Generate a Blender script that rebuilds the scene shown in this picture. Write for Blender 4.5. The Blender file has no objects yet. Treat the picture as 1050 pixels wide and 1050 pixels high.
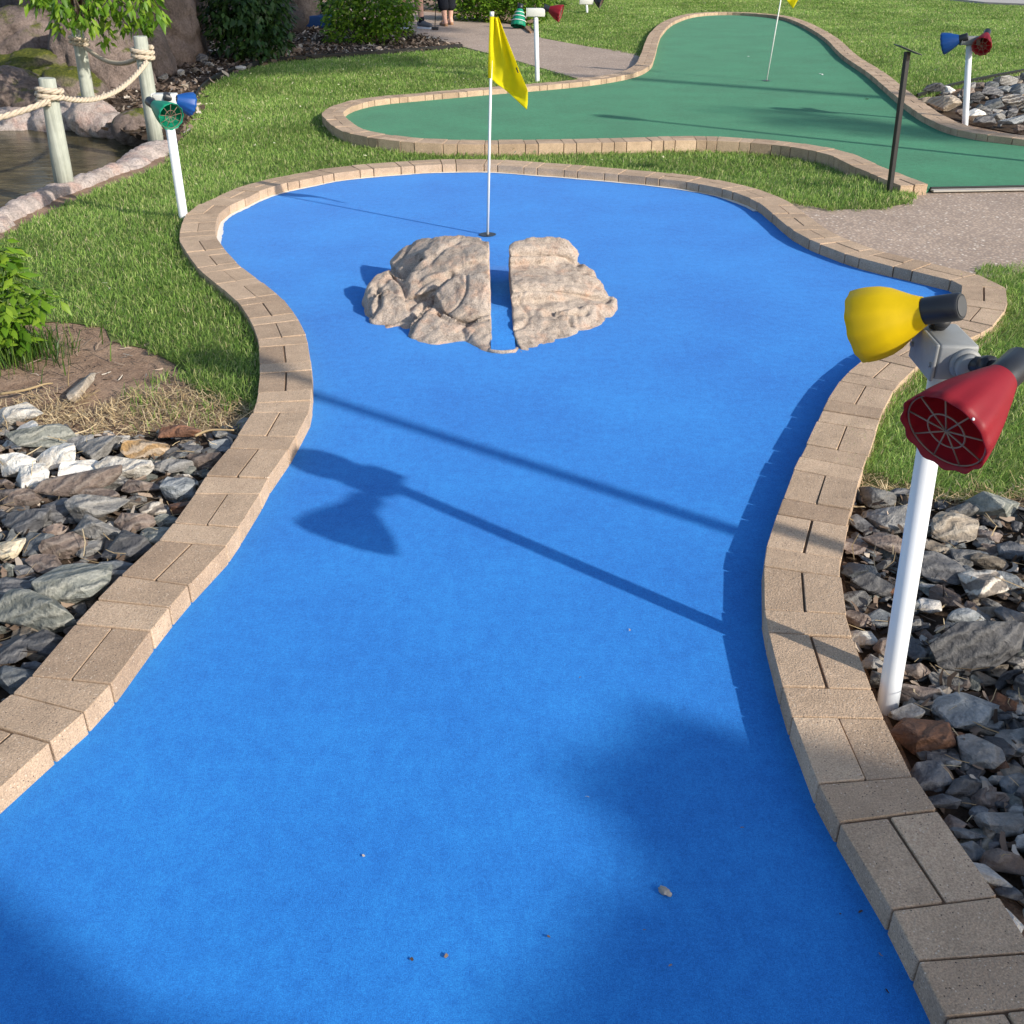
import bpy, bmesh, math, random
import numpy as np
from mathutils import Vector, Matrix, noise, Quaternion
from mathutils.geometry import delaunay_2d_cdt
random.seed(7); RNG=np.random.default_rng(11)
scene=bpy.context.scene
col=scene.collection
R=math.radians
# ------------------------------------------------------------------ camera model (used to turn survey points into ground positions)
CH,CP,CF=1.55,R(29.5),1050.0
def ray(px,py):
    u=(px-525)/CF; v=(py-525)/CF
    return Vector((u, math.cos(CP)-v*math.sin(CP), -math.sin(CP)-v*math.cos(CP)))
def at(px,py,z=0.0):
    d=ray(px,py); return d*((z-CH)/d.z)+Vector((0,0,CH))
def atd(px,py,dep): return ray(px,py)*dep+Vector((0,0,CH))
def aty(px,py,Y):
    d=ray(px,py); return d*(Y/d.y)+Vector((0,0,CH))
cam=bpy.data.cameras.new('camera'); cam.sensor_width=36; cam.sensor_fit='HORIZONTAL'; cam.lens=36*CF/1050
cam.clip_start=.05; cam.clip_end=500
co=bpy.data.objects.new('camera',cam); col.objects.link(co)
co.location=(0,0,CH); co.rotation_euler=(math.pi/2-CP,0,0); scene.camera=co

# ------------------------------------------------------------------ light
SE=R(26.0); SD=Vector((.811*math.cos(SE),-.585*math.cos(SE),math.sin(SE))).normalized()   # towards the sun
w=bpy.data.worlds.new('World'); scene.world=w; w.use_nodes=True
nt=w.node_tree; nt.nodes.clear()
sk=nt.nodes.new('ShaderNodeTexSky'); sk.sky_type='NISHITA'; sk.sun_disc=False
sk.sun_elevation=SE; sk.sun_rotation=math.atan2(SD.x,SD.y)
bg=nt.nodes.new('ShaderNodeBackground'); bg.inputs[1].default_value=.135
ow=nt.nodes.new('ShaderNodeOutputWorld'); nt.links.new(sk.outputs[0],bg.inputs[0]); nt.links.new(bg.outputs[0],ow.inputs[0])
sl=bpy.data.lights.new('sun','SUN'); sl.energy=4.0; sl.angle=R(.8); sl.color=(1,.93,.82)
so=bpy.data.objects.new('sun',sl); col.objects.link(so); so.rotation_euler=(-SD).to_track_quat('-Z','Y').to_euler()
vs=scene.view_settings; vs.view_transform='Standard'; vs.look='None'; vs.exposure=.5; vs.gamma=1

# ------------------------------------------------------------------ scene helpers
def tag(o,label=None,cat=None,group=None,kind=None):
    if label: o['label']=label
    if cat: o['category']=cat
    if group: o['group']=group
    if kind: o['kind']=kind
    return o
def empty(name,loc,label,cat,group=None,rot=(0,0,0)):
    o=bpy.data.objects.new(name,None); col.objects.link(o); o.empty_display_size=.1
    o.location=loc; o.rotation_euler=rot
    M=Matrix.LocRotScale(Vector(loc),Quaternion() if rot==(0,0,0) else None,None) if rot==(0,0,0) else None
    return tag(o,label,cat,group)
def link(name,me,mats,parent=None,smooth=False):
    """mesh in world coordinates; with a parent it keeps its place"""
    o=bpy.data.objects.new(name,me); col.objects.link(o)
    for m in (mats if isinstance(mats,(list,tuple)) else [mats]): me.materials.append(m)
    if smooth:
        me.polygons.foreach_set('use_smooth',[True]*len(me.polygons))
    if parent:
        o.parent=parent
        p=parent; off=Vector((0,0,0))
        while p: off+=Vector(p.location); p=p.parent
        me.transform(Matrix.Translation(-off))
    return o
def centre(o,base=True):
    """move the origin of a one-mesh thing to its foot"""
    me=o.data; n=len(me.vertices); a=np.empty(n*3); me.vertices.foreach_get('co',a); a=a.reshape(-1,3)
    c=(a.min(0)+a.max(0))/2
    if base: c[2]=a[:,2].min()
    me.transform(Matrix.Translation(-Vector(c))); o.location=Vector(o.location)+Vector(c)
    return o
def bmesh_obj(name,bm,mats,parent=None,smooth=False):
    me=bpy.data.meshes.new(name); bm.to_mesh(me); bm.free()
    return link(name,me,mats,parent,smooth)
def mesh_np(name,verts,faces):
    """faces: list of int arrays (n,k)"""
    me=bpy.data.meshes.new(name)
    me.vertices.add(len(verts)); me.vertices.foreach_set('co',np.asarray(verts,dtype=np.float32).ravel())
    lv=np.concatenate([f.ravel() for f in faces]); tot=np.concatenate([np.full(len(f),f.shape[1]) for f in faces])
    st=np.concatenate([[0],np.cumsum(tot)[:-1]])
    me.loops.add(len(lv)); me.loops.foreach_set('vertex_index',lv.astype(np.int32))
    me.polygons.add(len(tot)); me.polygons.foreach_set('loop_start',st.astype(np.int32)); me.polygons.foreach_set('loop_total',tot.astype(np.int32))
    me.update(calc_edges=True); me.validate(); return me
def frame_from(d,up=Vector((0,0,1))):
    d=Vector(d).normalized(); u=up if abs(d.dot(up))<.97 else Vector((0,1,0))
    a=d.cross(u).normalized(); b=a.cross(d).normalized(); return a,b,d
def tube(bm,pts,rad,seg=10,cap=True):
    """swept round tube with parallel frames"""
    pts=[Vector(p) for p in pts]; n=len(pts); rings=[]
    rads=rad if isinstance(rad,(list,tuple)) else [rad]*n
    a=None
    for i,p in enumerate(pts):
        d=(pts[min(i+1,n-1)]-pts[max(i-1,0)]).normalized()
        if a is None: a,b,_=frame_from(d)
        else:
            a=(a-d*a.dot(d)).normalized(); b=a.cross(d)
        rings.append([bm.verts.new(p+(a*math.cos(t)+b*math.sin(t))*rads[i]) for t in (2*math.pi*k/seg for k in range(seg))])
    for r0,r1 in zip(rings,rings[1:]):
        for k in range(seg): bm.faces.new((r0[k],r0[(k+1)%seg],r1[(k+1)%seg],r1[k]))
    if cap: bm.faces.new(rings[0][::-1]); bm.faces.new(rings[-1])
    return rings
def box(bm,c,size,axes=None,bev=0.0):
    ax=axes or (Vector((1,0,0)),Vector((0,1,0)),Vector((0,0,1)))
    vs=[]
    for sx in(-1,1):
        for sy in(-1,1):
            for sz in(-1,1): vs.append(bm.verts.new(Vector(c)+ax[0]*sx*size[0]/2+ax[1]*sy*size[1]/2+ax[2]*sz*size[2]/2))
    fs=[bm.faces.new([vs[i] for i in f]) for f in((0,1,3,2),(4,6,7,5),(0,4,5,1),(2,3,7,6),(0,2,6,4),(1,5,7,3))]
    if bev: 
        es=list({e for f in fs for e in f.edges}); bmesh.ops.bevel(bm,geom=es,offset=bev,segments=2,profile=.5,affect='EDGES')
def pip(P,poly):
    poly=np.asarray(poly); x,y=P[:,0],P[:,1]; c=np.zeros(len(P),bool); j=len(poly)-1
    for i in range(len(poly)):
        xi,yi=poly[i]; xj,yj=poly[j]
        k=((yi>y)!=(yj>y))&(x<(xj-xi)*(y-yi)/(yj-yi+1e-12)+xi); c^=k; j=i
    return c
def fill(name,poly,z,mats,holes=(),skirt=0,parent=None,thick=0):
    vs=[Vector(p[:2]) for p in poly]; loops=[list(range(len(vs)))]
    for h in holes:
        b=len(vs); vs+= [Vector(p[:2]) for p in h]; loops.append(list(range(b,b+len(h))))
    es=[(l[i],l[(i+1)%len(l)]) for l in loops for i in range(len(l))]
    r=delaunay_2d_cdt(vs,es,[],0,1e-6)
    V=r[0]; F=[f for f in r[2]]
    P=np.array([[sum(V[i].x for i in f)/len(f),sum(V[i].y for i in f)/len(f)] for f in F])
    ok=pip(P,[v[:2] for v in poly])
    for h in holes: ok&=~pip(P,[v[:2] for v in h])
    bm=bmesh.new(); bv=[bm.verts.new((v.x,v.y,z)) for v in V]
    for f,k in zip(F,ok):
        if k:
            try: bm.faces.new([bv[i] for i in f])
            except ValueError: pass
    bmesh.ops.recalc_face_normals(bm,faces=bm.faces)
    if bm.faces and sum(f.normal.z for f in bm.faces)<0: bmesh.ops.reverse_faces(bm,faces=bm.faces)
    if skirt:
        be=[e for e in bm.edges if len(e.link_faces)==1]
        g=bmesh.ops.extrude_edge_only(bm,edges=be)['geom']
        for v in g:
            if isinstance(v,bmesh.types.BMVert): v.co.z-=skirt
    return bmesh_obj(name,bm,mats,parent)
def catmull(P,n=6,closed=False):
    P=[Vector(p) for p in P]; out=[]; N=len(P)
    for i in range(N-1):
        p0=P[max(i-1,0)]; p1=P[i]; p2=P[i+1]; p3=P[min(i+2,N-1)]
        for k in range(n):
            t=k/n; out.append(.5*((2*p1)+(p2-p0)*t+(2*p0-5*p1+4*p2-p3)*t*t+(3*p1-p0-3*p2+p3)*t**3))
    out.append(P[-1]); return out
def remesh(name,bm,voxel,smooth=2):
    """one continuous skin round a list of overlapping balls"""
    me=mesh_np('tmp',np.concatenate([v for v,_ in bm]),[np.concatenate([f+o for (_,f),o in zip(bm,np.cumsum([0]+[len(v) for v,_ in bm[:-1]]))])])
    o=bpy.data.objects.new('tmp',me); col.objects.link(o)
    m=o.modifiers.new('r','REMESH'); m.mode='VOXEL'; m.voxel_size=voxel
    if smooth: s=o.modifiers.new('s','SMOOTH'); s.factor=.5; s.iterations=smooth
    dg=bpy.context.evaluated_depsgraph_get(); dg.update()
    out=bpy.data.meshes.new_from_object(o.evaluated_get(dg)); out.name=name; out.materials.clear()
    bpy.data.objects.remove(o); bpy.data.meshes.remove(me)
    return out
_ICO={}
def ico(sub):
    if sub not in _ICO:
        b=bmesh.new(); bmesh.ops.create_icosphere(b,subdivisions=sub,radius=1); b.verts.index_update()
        _ICO[sub]=(np.array([v.co[:] for v in b.verts]),np.array([[v.index for v in f.verts] for f in b.faces])); b.free()
    return _ICO[sub]
def displace(me,fn):
    n=len(me.vertices); a=np.empty(n*3,np.float32); me.vertices.foreach_get('co',a); b=np.empty(n*3,np.float32); me.vertex_normals.foreach_get('vector',b)
    a=a.reshape(-1,3); b=b.reshape(-1,3); out=np.array([fn(Vector(p),Vector(q))[:] for p,q in zip(a,b)],np.float32)
    me.vertices.foreach_set('co',out.ravel()); me.update()
def ball(bm,c,r,rot=0,tilt=(0,0),sub=3):
    M=Matrix.Translation(Vector(c))@Matrix.Rotation(rot,4,'Z')@Matrix.Rotation(tilt[0],4,'X')@Matrix.Rotation(tilt[1],4,'Y')@Matrix.Diagonal((*r,1))
    v,f=ico(sub); M=np.array(M); bm.append((v@M[:3,:3].T+M[:3,3],f))

# ------------------------------------------------------------------ materials
def mat(name):
    m=bpy.data.materials.new(name); m.use_nodes=True; t=m.node_tree; t.nodes.clear()
    o=t.nodes.new('ShaderNodeOutputMaterial'); b=t.nodes.new('ShaderNodeBsdfPrincipled')
    t.links.new(b.outputs[0],o.inputs[0]); return m,t,b,o
def N(t,kind,**kw):
    n=t.nodes.new('ShaderNode'+kind)
    for k,v in kw.items():
        if k.startswith('i_'): n.inputs[k[2:].replace('_',' ')].default_value=v
        else: setattr(n,k,v)
    return n
def ramp(t,src,stops,interp='LINEAR'):
    r=t.nodes.new('ShaderNodeValToRGB'); e=r.color_ramp.elements; r.color_ramp.interpolation=interp
    while len(e)<len(stops): e.new(.5)
    for k,(p,c) in zip(e,stops):
        k.position=p; k.color=(*c,1) if len(c)==3 else c
    t.links.new(src,r.inputs[0]); return r.outputs[0]
def mix(t,a,b,fac,mode='MIX'):
    n=t.nodes.new('ShaderNodeMix'); n.data_type='RGBA'; n.blend_type=mode
    for sock,v in((n.inputs[0],fac),(n.inputs[6],a),(n.inputs[7],b)):
        if hasattr(v,'links'): t.links.new(v,sock)
        else: sock.default_value=v if isinstance(v,(int,float)) else ((*v,1) if len(v)==3 else v)
    return n.outputs[2]
def g3(v): return (v,v,v)
def objco(t): return N(t,'TexCoord').outputs['Object']
def geoco(t): return N(t,'NewGeometry').outputs['Position']
def noise_n(t,co,scale,detail=4,rough=.6,dist=0):
    n=N(t,'TexNoise'); n.inputs['Scale'].default_value=scale; n.inputs['Detail'].default_value=detail; n.inputs['Roughness'].default_value=rough; n.inputs['Distortion'].default_value=dist
    t.links.new(co,n.inputs['Vector']); return n.outputs[0]
def voro(t,co,scale,out=0,feature='F1'):
    n=N(t,'TexVoronoi'); n.feature=feature; n.inputs['Scale'].default_value=scale; t.links.new(co,n.inputs['Vector']); return n.outputs[out]
def bump(t,b,h,strength,dist,prev=None):
    n=N(t,'Bump'); n.inputs['Strength'].default_value=strength; n.inputs['Distance'].default_value=dist
    t.links.new(h,n.inputs['Height'])
    if prev: t.links.new(prev,n.inputs['Normal'])
    t.links.new(n.outputs[0],b.inputs['Normal']); return n.outputs[0]
def setc(t,b,c,rough=.8,spec=.3):
    if hasattr(c,'links'): t.links.new(c,b.inputs['Base Color'])
    else: b.inputs['Base Color'].default_value=(*c,1)
    b.inputs['Roughness'].default_value=rough; b.inputs['Specular IOR Level'].default_value=spec
def simple(name,c,rough=.6,spec=.4,var=.15,scale=30,bstr=0,metal=0):
    m,t,b,o=mat(name); co=objco(t)
    n=noise_n(t,co,scale,5); cc=mix(t,tuple(x*(1-var) for x in c),tuple(min(1,x*(1+var)) for x in c),n)
    setc(t,b,cc,rough,spec); b.inputs['Metallic'].default_value=metal
    if bstr: bump(t,b,n,bstr,.01)
    return m
def carpet_mat(name,dark,light,worn):
    m,t,b,o=mat(name); co=geoco(t)
    mp=N(t,'Mapping'); mp.inputs['Scale'].default_value=(1,.35,1); mp.inputs['Rotation'].default_value=(0,0,.05); t.links.new(co,mp.inputs[0])
    fine=noise_n(t,co,420,3,.7); mid=noise_n(t,co,26,6,.65); big=noise_n(t,co,1.6,5,.6); st=noise_n(t,mp.outputs[0],60,4,.7)
    c=mix(t,dark,light,ramp(t,big,[(.3,g3(0)),(.7,g3(1))]))
    c=mix(t,c,g3(.5),.55,'OVERLAY'); 
    c=mix(t,dark,light,.5)
    c=mix(t,c,ramp(t,big,[(.25,g3(.37)),(.75,g3(.62))]),.7,'OVERLAY')
    c=mix(t,c,ramp(t,mid,[(.3,g3(.42)),(.7,g3(.57))]),.8,'OVERLAY')
    c=mix(t,c,ramp(t,st,[(.3,g3(.44)),(.75,g3(.57))]),.6,'OVERLAY')
    c=mix(t,c,ramp(t,fine,[(.3,g3(.27)),(.7,g3(.72))]),.8,'OVERLAY'); c=mix(t,c,ramp(t,noise_n(t,co,130,3,.7),[(.3,g3(.36)),(.7,g3(.62))]),.7,'OVERLAY')
    sp=voro(t,co,55); spm=ramp(t,sp,[(.02,g3(1)),(.045,g3(0))]); gate=ramp(t,noise_n(t,co,9,3),[(.58,g3(0)),(.66,g3(1))])
    k=N(t,'Math'); k.operation='MULTIPLY'; t.links.new(spm,k.inputs[0]); t.links.new(gate,k.inputs[1])
    c=mix(t,c,worn,k.outputs[0])
    setc(t,b,c,.95,.12); b.inputs['Sheen Weight'].default_value=.14; b.inputs['Sheen Tint'].default_value=(*(.5+.5*x for x in light),1); b.inputs['Sheen Roughness'].default_value=.5
    b1=bump(t,b,fine,.55,.003); bump(t,b,mid,.25,.004,b1)
    return m
M={}
M['blue']=carpet_mat('blue carpet',(.013,.166,.53),(.037,.274,.765),(.24,.46,.76))
M['green']=carpet_mat('green carpet',(.019,.155,.076),(.047,.25,.122),(.25,.42,.30))
def brick_mat():
    m,t,b,o=mat('brown concrete paver'); co=geoco(t)
    a=N(t,'Attribute'); a.attribute_name='tint'
    n1=noise_n(t,co,9,6,.65); 
    c=mix(t,(.36,.255,.175),(.54,.395,.275),a.outputs['Fac'])
    c=mix(t,c,ramp(t,n1,[(.25,g3(.36)),(.75,g3(.62))]),.8,'OVERLAY')
    grit=noise_n(t,co,260,3,.7); c=mix(t,c,ramp(t,grit,[(.3,g3(.25)),(.7,g3(.72))]),.75,'OVERLAY')
    v=N(t,'TexVoronoi'); v.inputs['Scale'].default_value=210; t.links.new(co,v.inputs['Vector'])
    sel=ramp(t,v.outputs['Color'],[(.80,g3(0)),(.84,g3(1))]); dd=ramp(t,v.outputs['Distance'],[(.25,g3(1)),(.4,g3(0))])
    k=N(t,'Math'); k.operation='MULTIPLY'; t.links.new(sel,k.inputs[0]); t.links.new(dd,k.inputs[1])
    c=mix(t,c,(.66,.54,.42),k.outputs[0])
    sel2=ramp(t,v.outputs['Color'],[(.14,g3(1)),(.18,g3(0))]); k2=N(t,'Math'); k2.operation='MULTIPLY'; t.links.new(sel2,k2.inputs[0]); t.links.new(dd,k2.inputs[1])
    c=mix(t,c,(.08,.06,.05),k2.outputs[0])
    setc(t,b,c,.92,.2)
    b1=bump(t,b,grit,.5,.004); b2=bump(t,b,v.outputs['Distance'],.25,.003,b1); bump(t,b,noise_n(t,co,45,5),.4,.006,b2)
    return m
M['brick']=brick_mat()
M['mortar']=simple('sandy joint',(.15,.10,.065),.95,.1,.35,60,.4)
def path_mat():
    m,t,b,o=mat('exposed aggregate'); co=geoco(t)
    v=N(t,'TexVoronoi'); v.inputs['Scale'].default_value=62; t.links.new(co,v.inputs['Vector'])
    c=ramp(t,v.outputs['Color'],[(0,(.20,.145,.11)),(.3,(.47,.35,.26)),(.6,(.60,.455,.345)),(.78,(.34,.25,.195)),(.9,(.88,.77,.64))])
    c=mix(t,c,(.33,.255,.205),ramp(t,v.outputs['Distance'],[(.3,g3(0)),(.62,g3(1))]))
    c=mix(t,c,ramp(t,noise_n(t,co,1.2,5),[(.3,g3(.42)),(.7,g3(.58))]),.8,'OVERLAY')
    setc(t,b,c,.85,.25); bump(t,b,v.outputs['Distance'],-.6,.006); return m
M['path']=path_mat()
def soil_mat(name,a,b_,sc=6):
    m,t,b,o=mat(name); co=geoco(t)
    n=noise_n(t,co,sc,8,.7); f=noise_n(t,co,90,5,.7)
    c=mix(t,a,b_,ramp(t,n,[(.3,g3(0)),(.7,g3(1))])); c=mix(t,c,ramp(t,f,[(.25,g3(.25)),(.75,g3(.72))]),.85,'OVERLAY')
    setc(t,b,c,.97,.1); b1=bump(t,b,n,.6,.04); bump(t,b,f,.7,.012,b1); return m
M['soil']=soil_mat('brown soil',(.24,.155,.105),(.42,.29,.205))
M['mulchsoil']=soil_mat('dark soil',(.05,.035,.025),(.12,.085,.06),9)
M['lawnsoil']=soil_mat('turf thatch',(.08,.13,.03),(.18,.21,.07),8)
def leafy(name,stops,trans=.35,rough=.5,spec=.35,big=0):
    m,t,b,o=mat(name)
    r=N(t,'NewGeometry').outputs['Random Per Island']
    c=ramp(t,r,stops)
    if big:
        c=mix(t,c,ramp(t,noise_n(t,geoco(t),big,6,.65),[(.3,g3(.30)),(.5,g3(.5)),(.7,g3(.66))]),.85,'OVERLAY')
    setc(t,b,c,rough,spec)
    tr=N(t,'BsdfTranslucent'); c2=mix(t,c,(1,1,.35),.55,'MULTIPLY'); c2=mix(t,c,(.9,1,.3),.25); t.links.new(c,tr.inputs[0])
    ms=N(t,'MixShader'); ms.inputs[0].default_value=trans; t.links.new(b.outputs[0],ms.inputs[1]); t.links.new(tr.outputs[0],ms.inputs[2]); t.links.new(ms.outputs[0],o.inputs[0])
    return m
M['grass']=leafy('grass blades',[(0,(.12,.24,.04)),(.3,(.21,.36,.07)),(.62,(.32,.46,.11)),(.86,(.42,.51,.16)),(.95,(.55,.54,.26)),(1,(.66,.58,.36))],.42,.55,.25,1.3)
M['straw']=leafy('dry straw',[(0,(.30,.21,.11)),(.5,(.50,.38,.22)),(1,(.66,.54,.35))],.2,.8,.2)
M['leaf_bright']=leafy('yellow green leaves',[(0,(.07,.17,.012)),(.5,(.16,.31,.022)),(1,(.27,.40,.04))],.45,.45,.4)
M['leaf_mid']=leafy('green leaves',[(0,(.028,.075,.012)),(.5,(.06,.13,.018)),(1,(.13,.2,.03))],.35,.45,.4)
M['leaf_shaded']=leafy('shaded leaves',[(0,(.02,.05,.012)),(.5,(.035,.085,.018)),(1,(.06,.12,.025))],.3,.4,.4)  # back shrub and hedges; their deep shade is put into the colour
M['chips']=leafy('wood chips',[(0,(.04,.03,.025)),(.35,(.11,.078,.057)),(.65,(.20,.145,.11)),(.85,(.36,.28,.215)),(1,(.60,.53,.44))],0,.9,.15)
def stone_mat(name,a,b_,band=(.5,.5,.5),bandf=.25,scale=14):
    m,t,b,o=mat(name); oi=N(t,'ObjectInfo'); tc=N(t,'TexCoord')
    ad=N(t,'VectorMath'); ad.operation='ADD'; mu=N(t,'VectorMath'); mu.operation='SCALE'
    cm=N(t,'CombineXYZ'); t.links.new(oi.outputs['Random'],cm.inputs[0]); t.links.new(oi.outputs['Random'],cm.inputs[1]); t.links.new(cm.outputs[0],mu.inputs[0]); mu.inputs['Scale'].default_value=37
    t.links.new(tc.outputs['Object'],ad.inputs[0]); t.links.new(mu.outputs[0],ad.inputs[1]); co=ad.outputs[0]
    n=noise_n(t,co,scale,7,.65,.3); f=noise_n(t,co,120,4,.7)
    wv=N(t,'TexWave'); wv.bands_direction='Z'; wv.inputs['Scale'].default_value=9; wv.inputs['Distortion'].default_value=7; wv.inputs['Detail'].default_value=4; wv.inputs['Detail Scale'].default_value=1.6
    mp=N(t,'Mapping'); mp.inputs['Rotation'].default_value=(.5,.35,.2); t.links.new(co,mp.inputs[0]); t.links.new(mp.outputs[0],wv.inputs['Vector'])
    c=mix(t,a,b_,ramp(t,n,[(.3,g3(0)),(.68,g3(1))]))
    k=N(t,'Math'); k.operation='MULTIPLY'; t.links.new(ramp(t,wv.outputs[0],[(.5,g3(0)),(.85,g3(1))]),k.inputs[0]); k.inputs[1].default_value=bandf
    c=mix(t,c,band,k.outputs[0])
    hv=N(t,'HueSaturation'); mr=N(t,'MapRange'); t.links.new(oi.outputs['Random'],mr.inputs[0]); mr.inputs[3].default_value=.65; mr.inputs[4].default_value=1.4
    t.links.new(mr.outputs[0],hv.inputs['Value']); t.links.new(c,hv.inputs['Color']); c=hv.outputs[0]
    c=mix(t,c,ramp(t,f,[(.25,g3(.28)),(.75,g3(.72))]),.7,'OVERLAY')
    setc(t,b,c,.68,.3); b1=bump(t,b,wv.outputs[0],.7,.008); b2=bump(t,b,n,.9,.016,b1); bump(t,b,f,.5,.004,b2); return m
SM={'grey':stone_mat('grey slate',(.125,.118,.11),(.235,.225,.212),(.33,.32,.30),.3),
 'dark':stone_mat('dark slate',(.055,.055,.06),(.12,.118,.122),(.28,.27,.26),.3),
 'bluegrey':stone_mat('blue grey slate',(.10,.11,.12),(.20,.212,.22),(.36,.36,.35),.3),
 'greengrey':stone_mat('green grey slate',(.11,.118,.105),(.22,.225,.20),(.40,.39,.34),.4),
 'brown':stone_mat('brown slate',(.12,.09,.075),(.235,.18,.15),(.34,.29,.25),.35),
 'rust':stone_mat('rusty stone',(.10,.045,.025),(.22,.11,.065),(.08,.05,.04),.4),
 'orange':stone_mat('orange patched stone',(.16,.14,.12),(.42,.25,.10),(.55,.48,.40),.4,8),
 'tan':stone_mat('tan slate',(.17,.135,.10),(.30,.25,.195),(.42,.37,.30),.4),
 'banded':stone_mat('banded stone',(.10,.09,.082),(.24,.20,.165),(.60,.54,.46),.85),
 'pale':stone_mat('pale stone',(.34,.32,.29),(.50,.47,.43),(.22,.2,.19),.3),
 'white':stone_mat('white quartz',(.62,.57,.49),(.78,.745,.68),(.46,.37,.28),.28),
 'cream':stone_mat('cream quartz',(.62,.52,.36),(.75,.66,.5),(.5,.38,.22),.25)}
def rock_mat(name,a,b_,dark,moss=0,lichen=(.5,.45,.4),sc=2.2,pink=None):
    m,t,b,o=mat(name); co=geoco(t)
    n=noise_n(t,co,sc,9,.68,.4); f=noise_n(t,co,sc*22,6,.7); v=voro(t,co,sc*40)
    c=mix(t,a,b_,ramp(t,n,[(.3,g3(0)),(.65,g3(1))]))
    if pink: c=mix(t,c,pink,ramp(t,noise_n(t,co,sc*1.7,4),[(.5,g3(0)),(.68,g3(.75))]))
    c=mix(t,c,dark,ramp(t,noise_n(t,co,sc*2.6,8,.75),[(.52,g3(0)),(.72,g3(.8))]))
    c=mix(t,c,ramp(t,f,[(.25,g3(.2)),(.75,g3(.78))]),.85,'OVERLAY')
    if moss:
        sx=N(t,'SeparateXYZ'); t.links.new(N(t,'NewGeometry').outputs['Normal'],sx.inputs[0])
        ma=N(t,'Math'); ma.operation='MULTIPLY'; t.links.new(ramp(t,sx.outputs[2],[(.45,g3(0)),(.8,g3(1))]),ma.inputs[0])
        t.links.new(ramp(t,noise_n(t,co,sc*2,6,.7),[(.62-.3*moss,g3(0)),(.72-.3*moss,g3(1))]),ma.inputs[1])
        c=mix(t,c,ramp(t,f,[(.3,(.035,.05,.01)),(.6,(.11,.12,.02)),(.8,(.30,.24,.04))]),ma.outputs[0])
    setc(t,b,c,.9,.2); b1=bump(t,b,n,.7,.05); b2=bump(t,b,f,.8,.02*2.2/sc,b1); return m
M['fake_rock']=rock_mat('moulded rock',(.39,.315,.255),(.54,.45,.375),(.13,.10,.082),0,sc=7,pink=(.55,.36,.26))
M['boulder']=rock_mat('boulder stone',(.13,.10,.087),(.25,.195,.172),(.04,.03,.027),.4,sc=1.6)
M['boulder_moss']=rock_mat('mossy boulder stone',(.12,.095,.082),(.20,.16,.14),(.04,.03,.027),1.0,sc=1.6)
M['boulder_shaded']=rock_mat('shaded boulder stone',(.05,.043,.04),(.10,.085,.08),(.025,.02,.02),0,sc=1.6)  # darker copy of the boulder stone, shade put into its tone
M['granite']=rock_mat('pink granite',(.34,.28,.25),(.50,.43,.40),(.19,.15,.13),0,sc=3,pink=(.45,.30,.255))
M['white_pvc']=simple('white plastic pipe',(.72,.74,.76),.35,.5,.05,8)
M['grey_metal']=simple('cast grey metal',(.27,.275,.27),.55,.4,.25,25,.08,.1)
M['pale_metal']=simple('pale painted metal',(.62,.62,.58),.5,.4,.1,25)
M['dark_grey']=simple('dark grey plastic',(.07,.072,.075),.6,.3,.2,40)
M['black']=simple('black plastic',(.018,.02,.025),.42,.5,.3,40)
M['black_metal']=simple('black painted steel',(.012,.013,.015),.45,.5,.3,20)
M['wire']=simple('tan wire',(.20,.13,.09),.5,.5,.2)
def plastic(name,c,tr=.25,rough=.45):
    m,t,b,o=mat(name); n=noise_n(t,objco(t),18,5); cc=mix(t,tuple(x*.82 for x in c),tuple(min(1,x*1.1) for x in c),n); setc(t,b,cc,rough,.4)
    q=N(t,'BsdfTranslucent'); t.links.new(cc,q.inputs[0]); ms=N(t,'MixShader'); ms.inputs[0].default_value=tr
    t.links.new(b.outputs[0],ms.inputs[1]); t.links.new(q.outputs[0],ms.inputs[2]); t.links.new(ms.outputs[0],o.inputs[0]); return m
M['yellow_pl']=plastic('yellow plastic',(.92,.68,.006),.4); M['red_pl']=plastic('red plastic',(.42,.028,.045),.48,.5)
M['green_pl']=plastic('green plastic',(.01,.30,.17)); M['blue_pl']=plastic('blue plastic',(.01,.08,.32),.15)
M['flag']=plastic('yellow flag cloth',(.95,.83,.008),.5,.8)
M['white_paint']=simple('white paint',(.78,.78,.74),.5,.4,.05)
def wood_mat(name,a,b_):
    m,t,b,o=mat(name); mp=N(t,'Mapping'); mp.inputs['Scale'].default_value=(38,38,1.6); t.links.new(objco(t),mp.inputs[0])
    n=noise_n(t,mp.outputs[0],1.2,7,.7,.5); f=noise_n(t,objco(t),6,5)
    c=mix(t,a,b_,ramp(t,n,[(.3,g3(0)),(.65,g3(1))])); c=mix(t,c,ramp(t,f,[(.3,g3(.38)),(.7,g3(.6))]),.8,'OVERLAY')
    setc(t,b,c,.85,.2); bump(t,b,n,.6,.006); return m
M['post_wood']=wood_mat('weathered green wood',(.25,.265,.225),(.45,.47,.41))
M['drift']=wood_mat('grey bleached wood',(.22,.18,.14),(.44,.38,.31))
M['bark']=wood_mat('bark',(.06,.045,.03),(.14,.105,.075))
M['rope']=simple('manila rope',(.50,.42,.325),.9,.15,.25,60,.5)
M['skin']=simple('skin',(.58,.34,.26),.55,.35,.08,10)
M['black_cloth']=simple('black cloth',(.012,.014,.02),.9,.15,.3,60,.3)
M['grey_cloth']=simple('grey cloth',(.12,.13,.15),.9,.15,.2,60,.3)
M['hair']=simple('brown hair',(.06,.035,.02),.6,.3,.3,50)
M['tan_leather']=simple('tan leather',(.28,.16,.09),.6,.3,.2)
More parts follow.
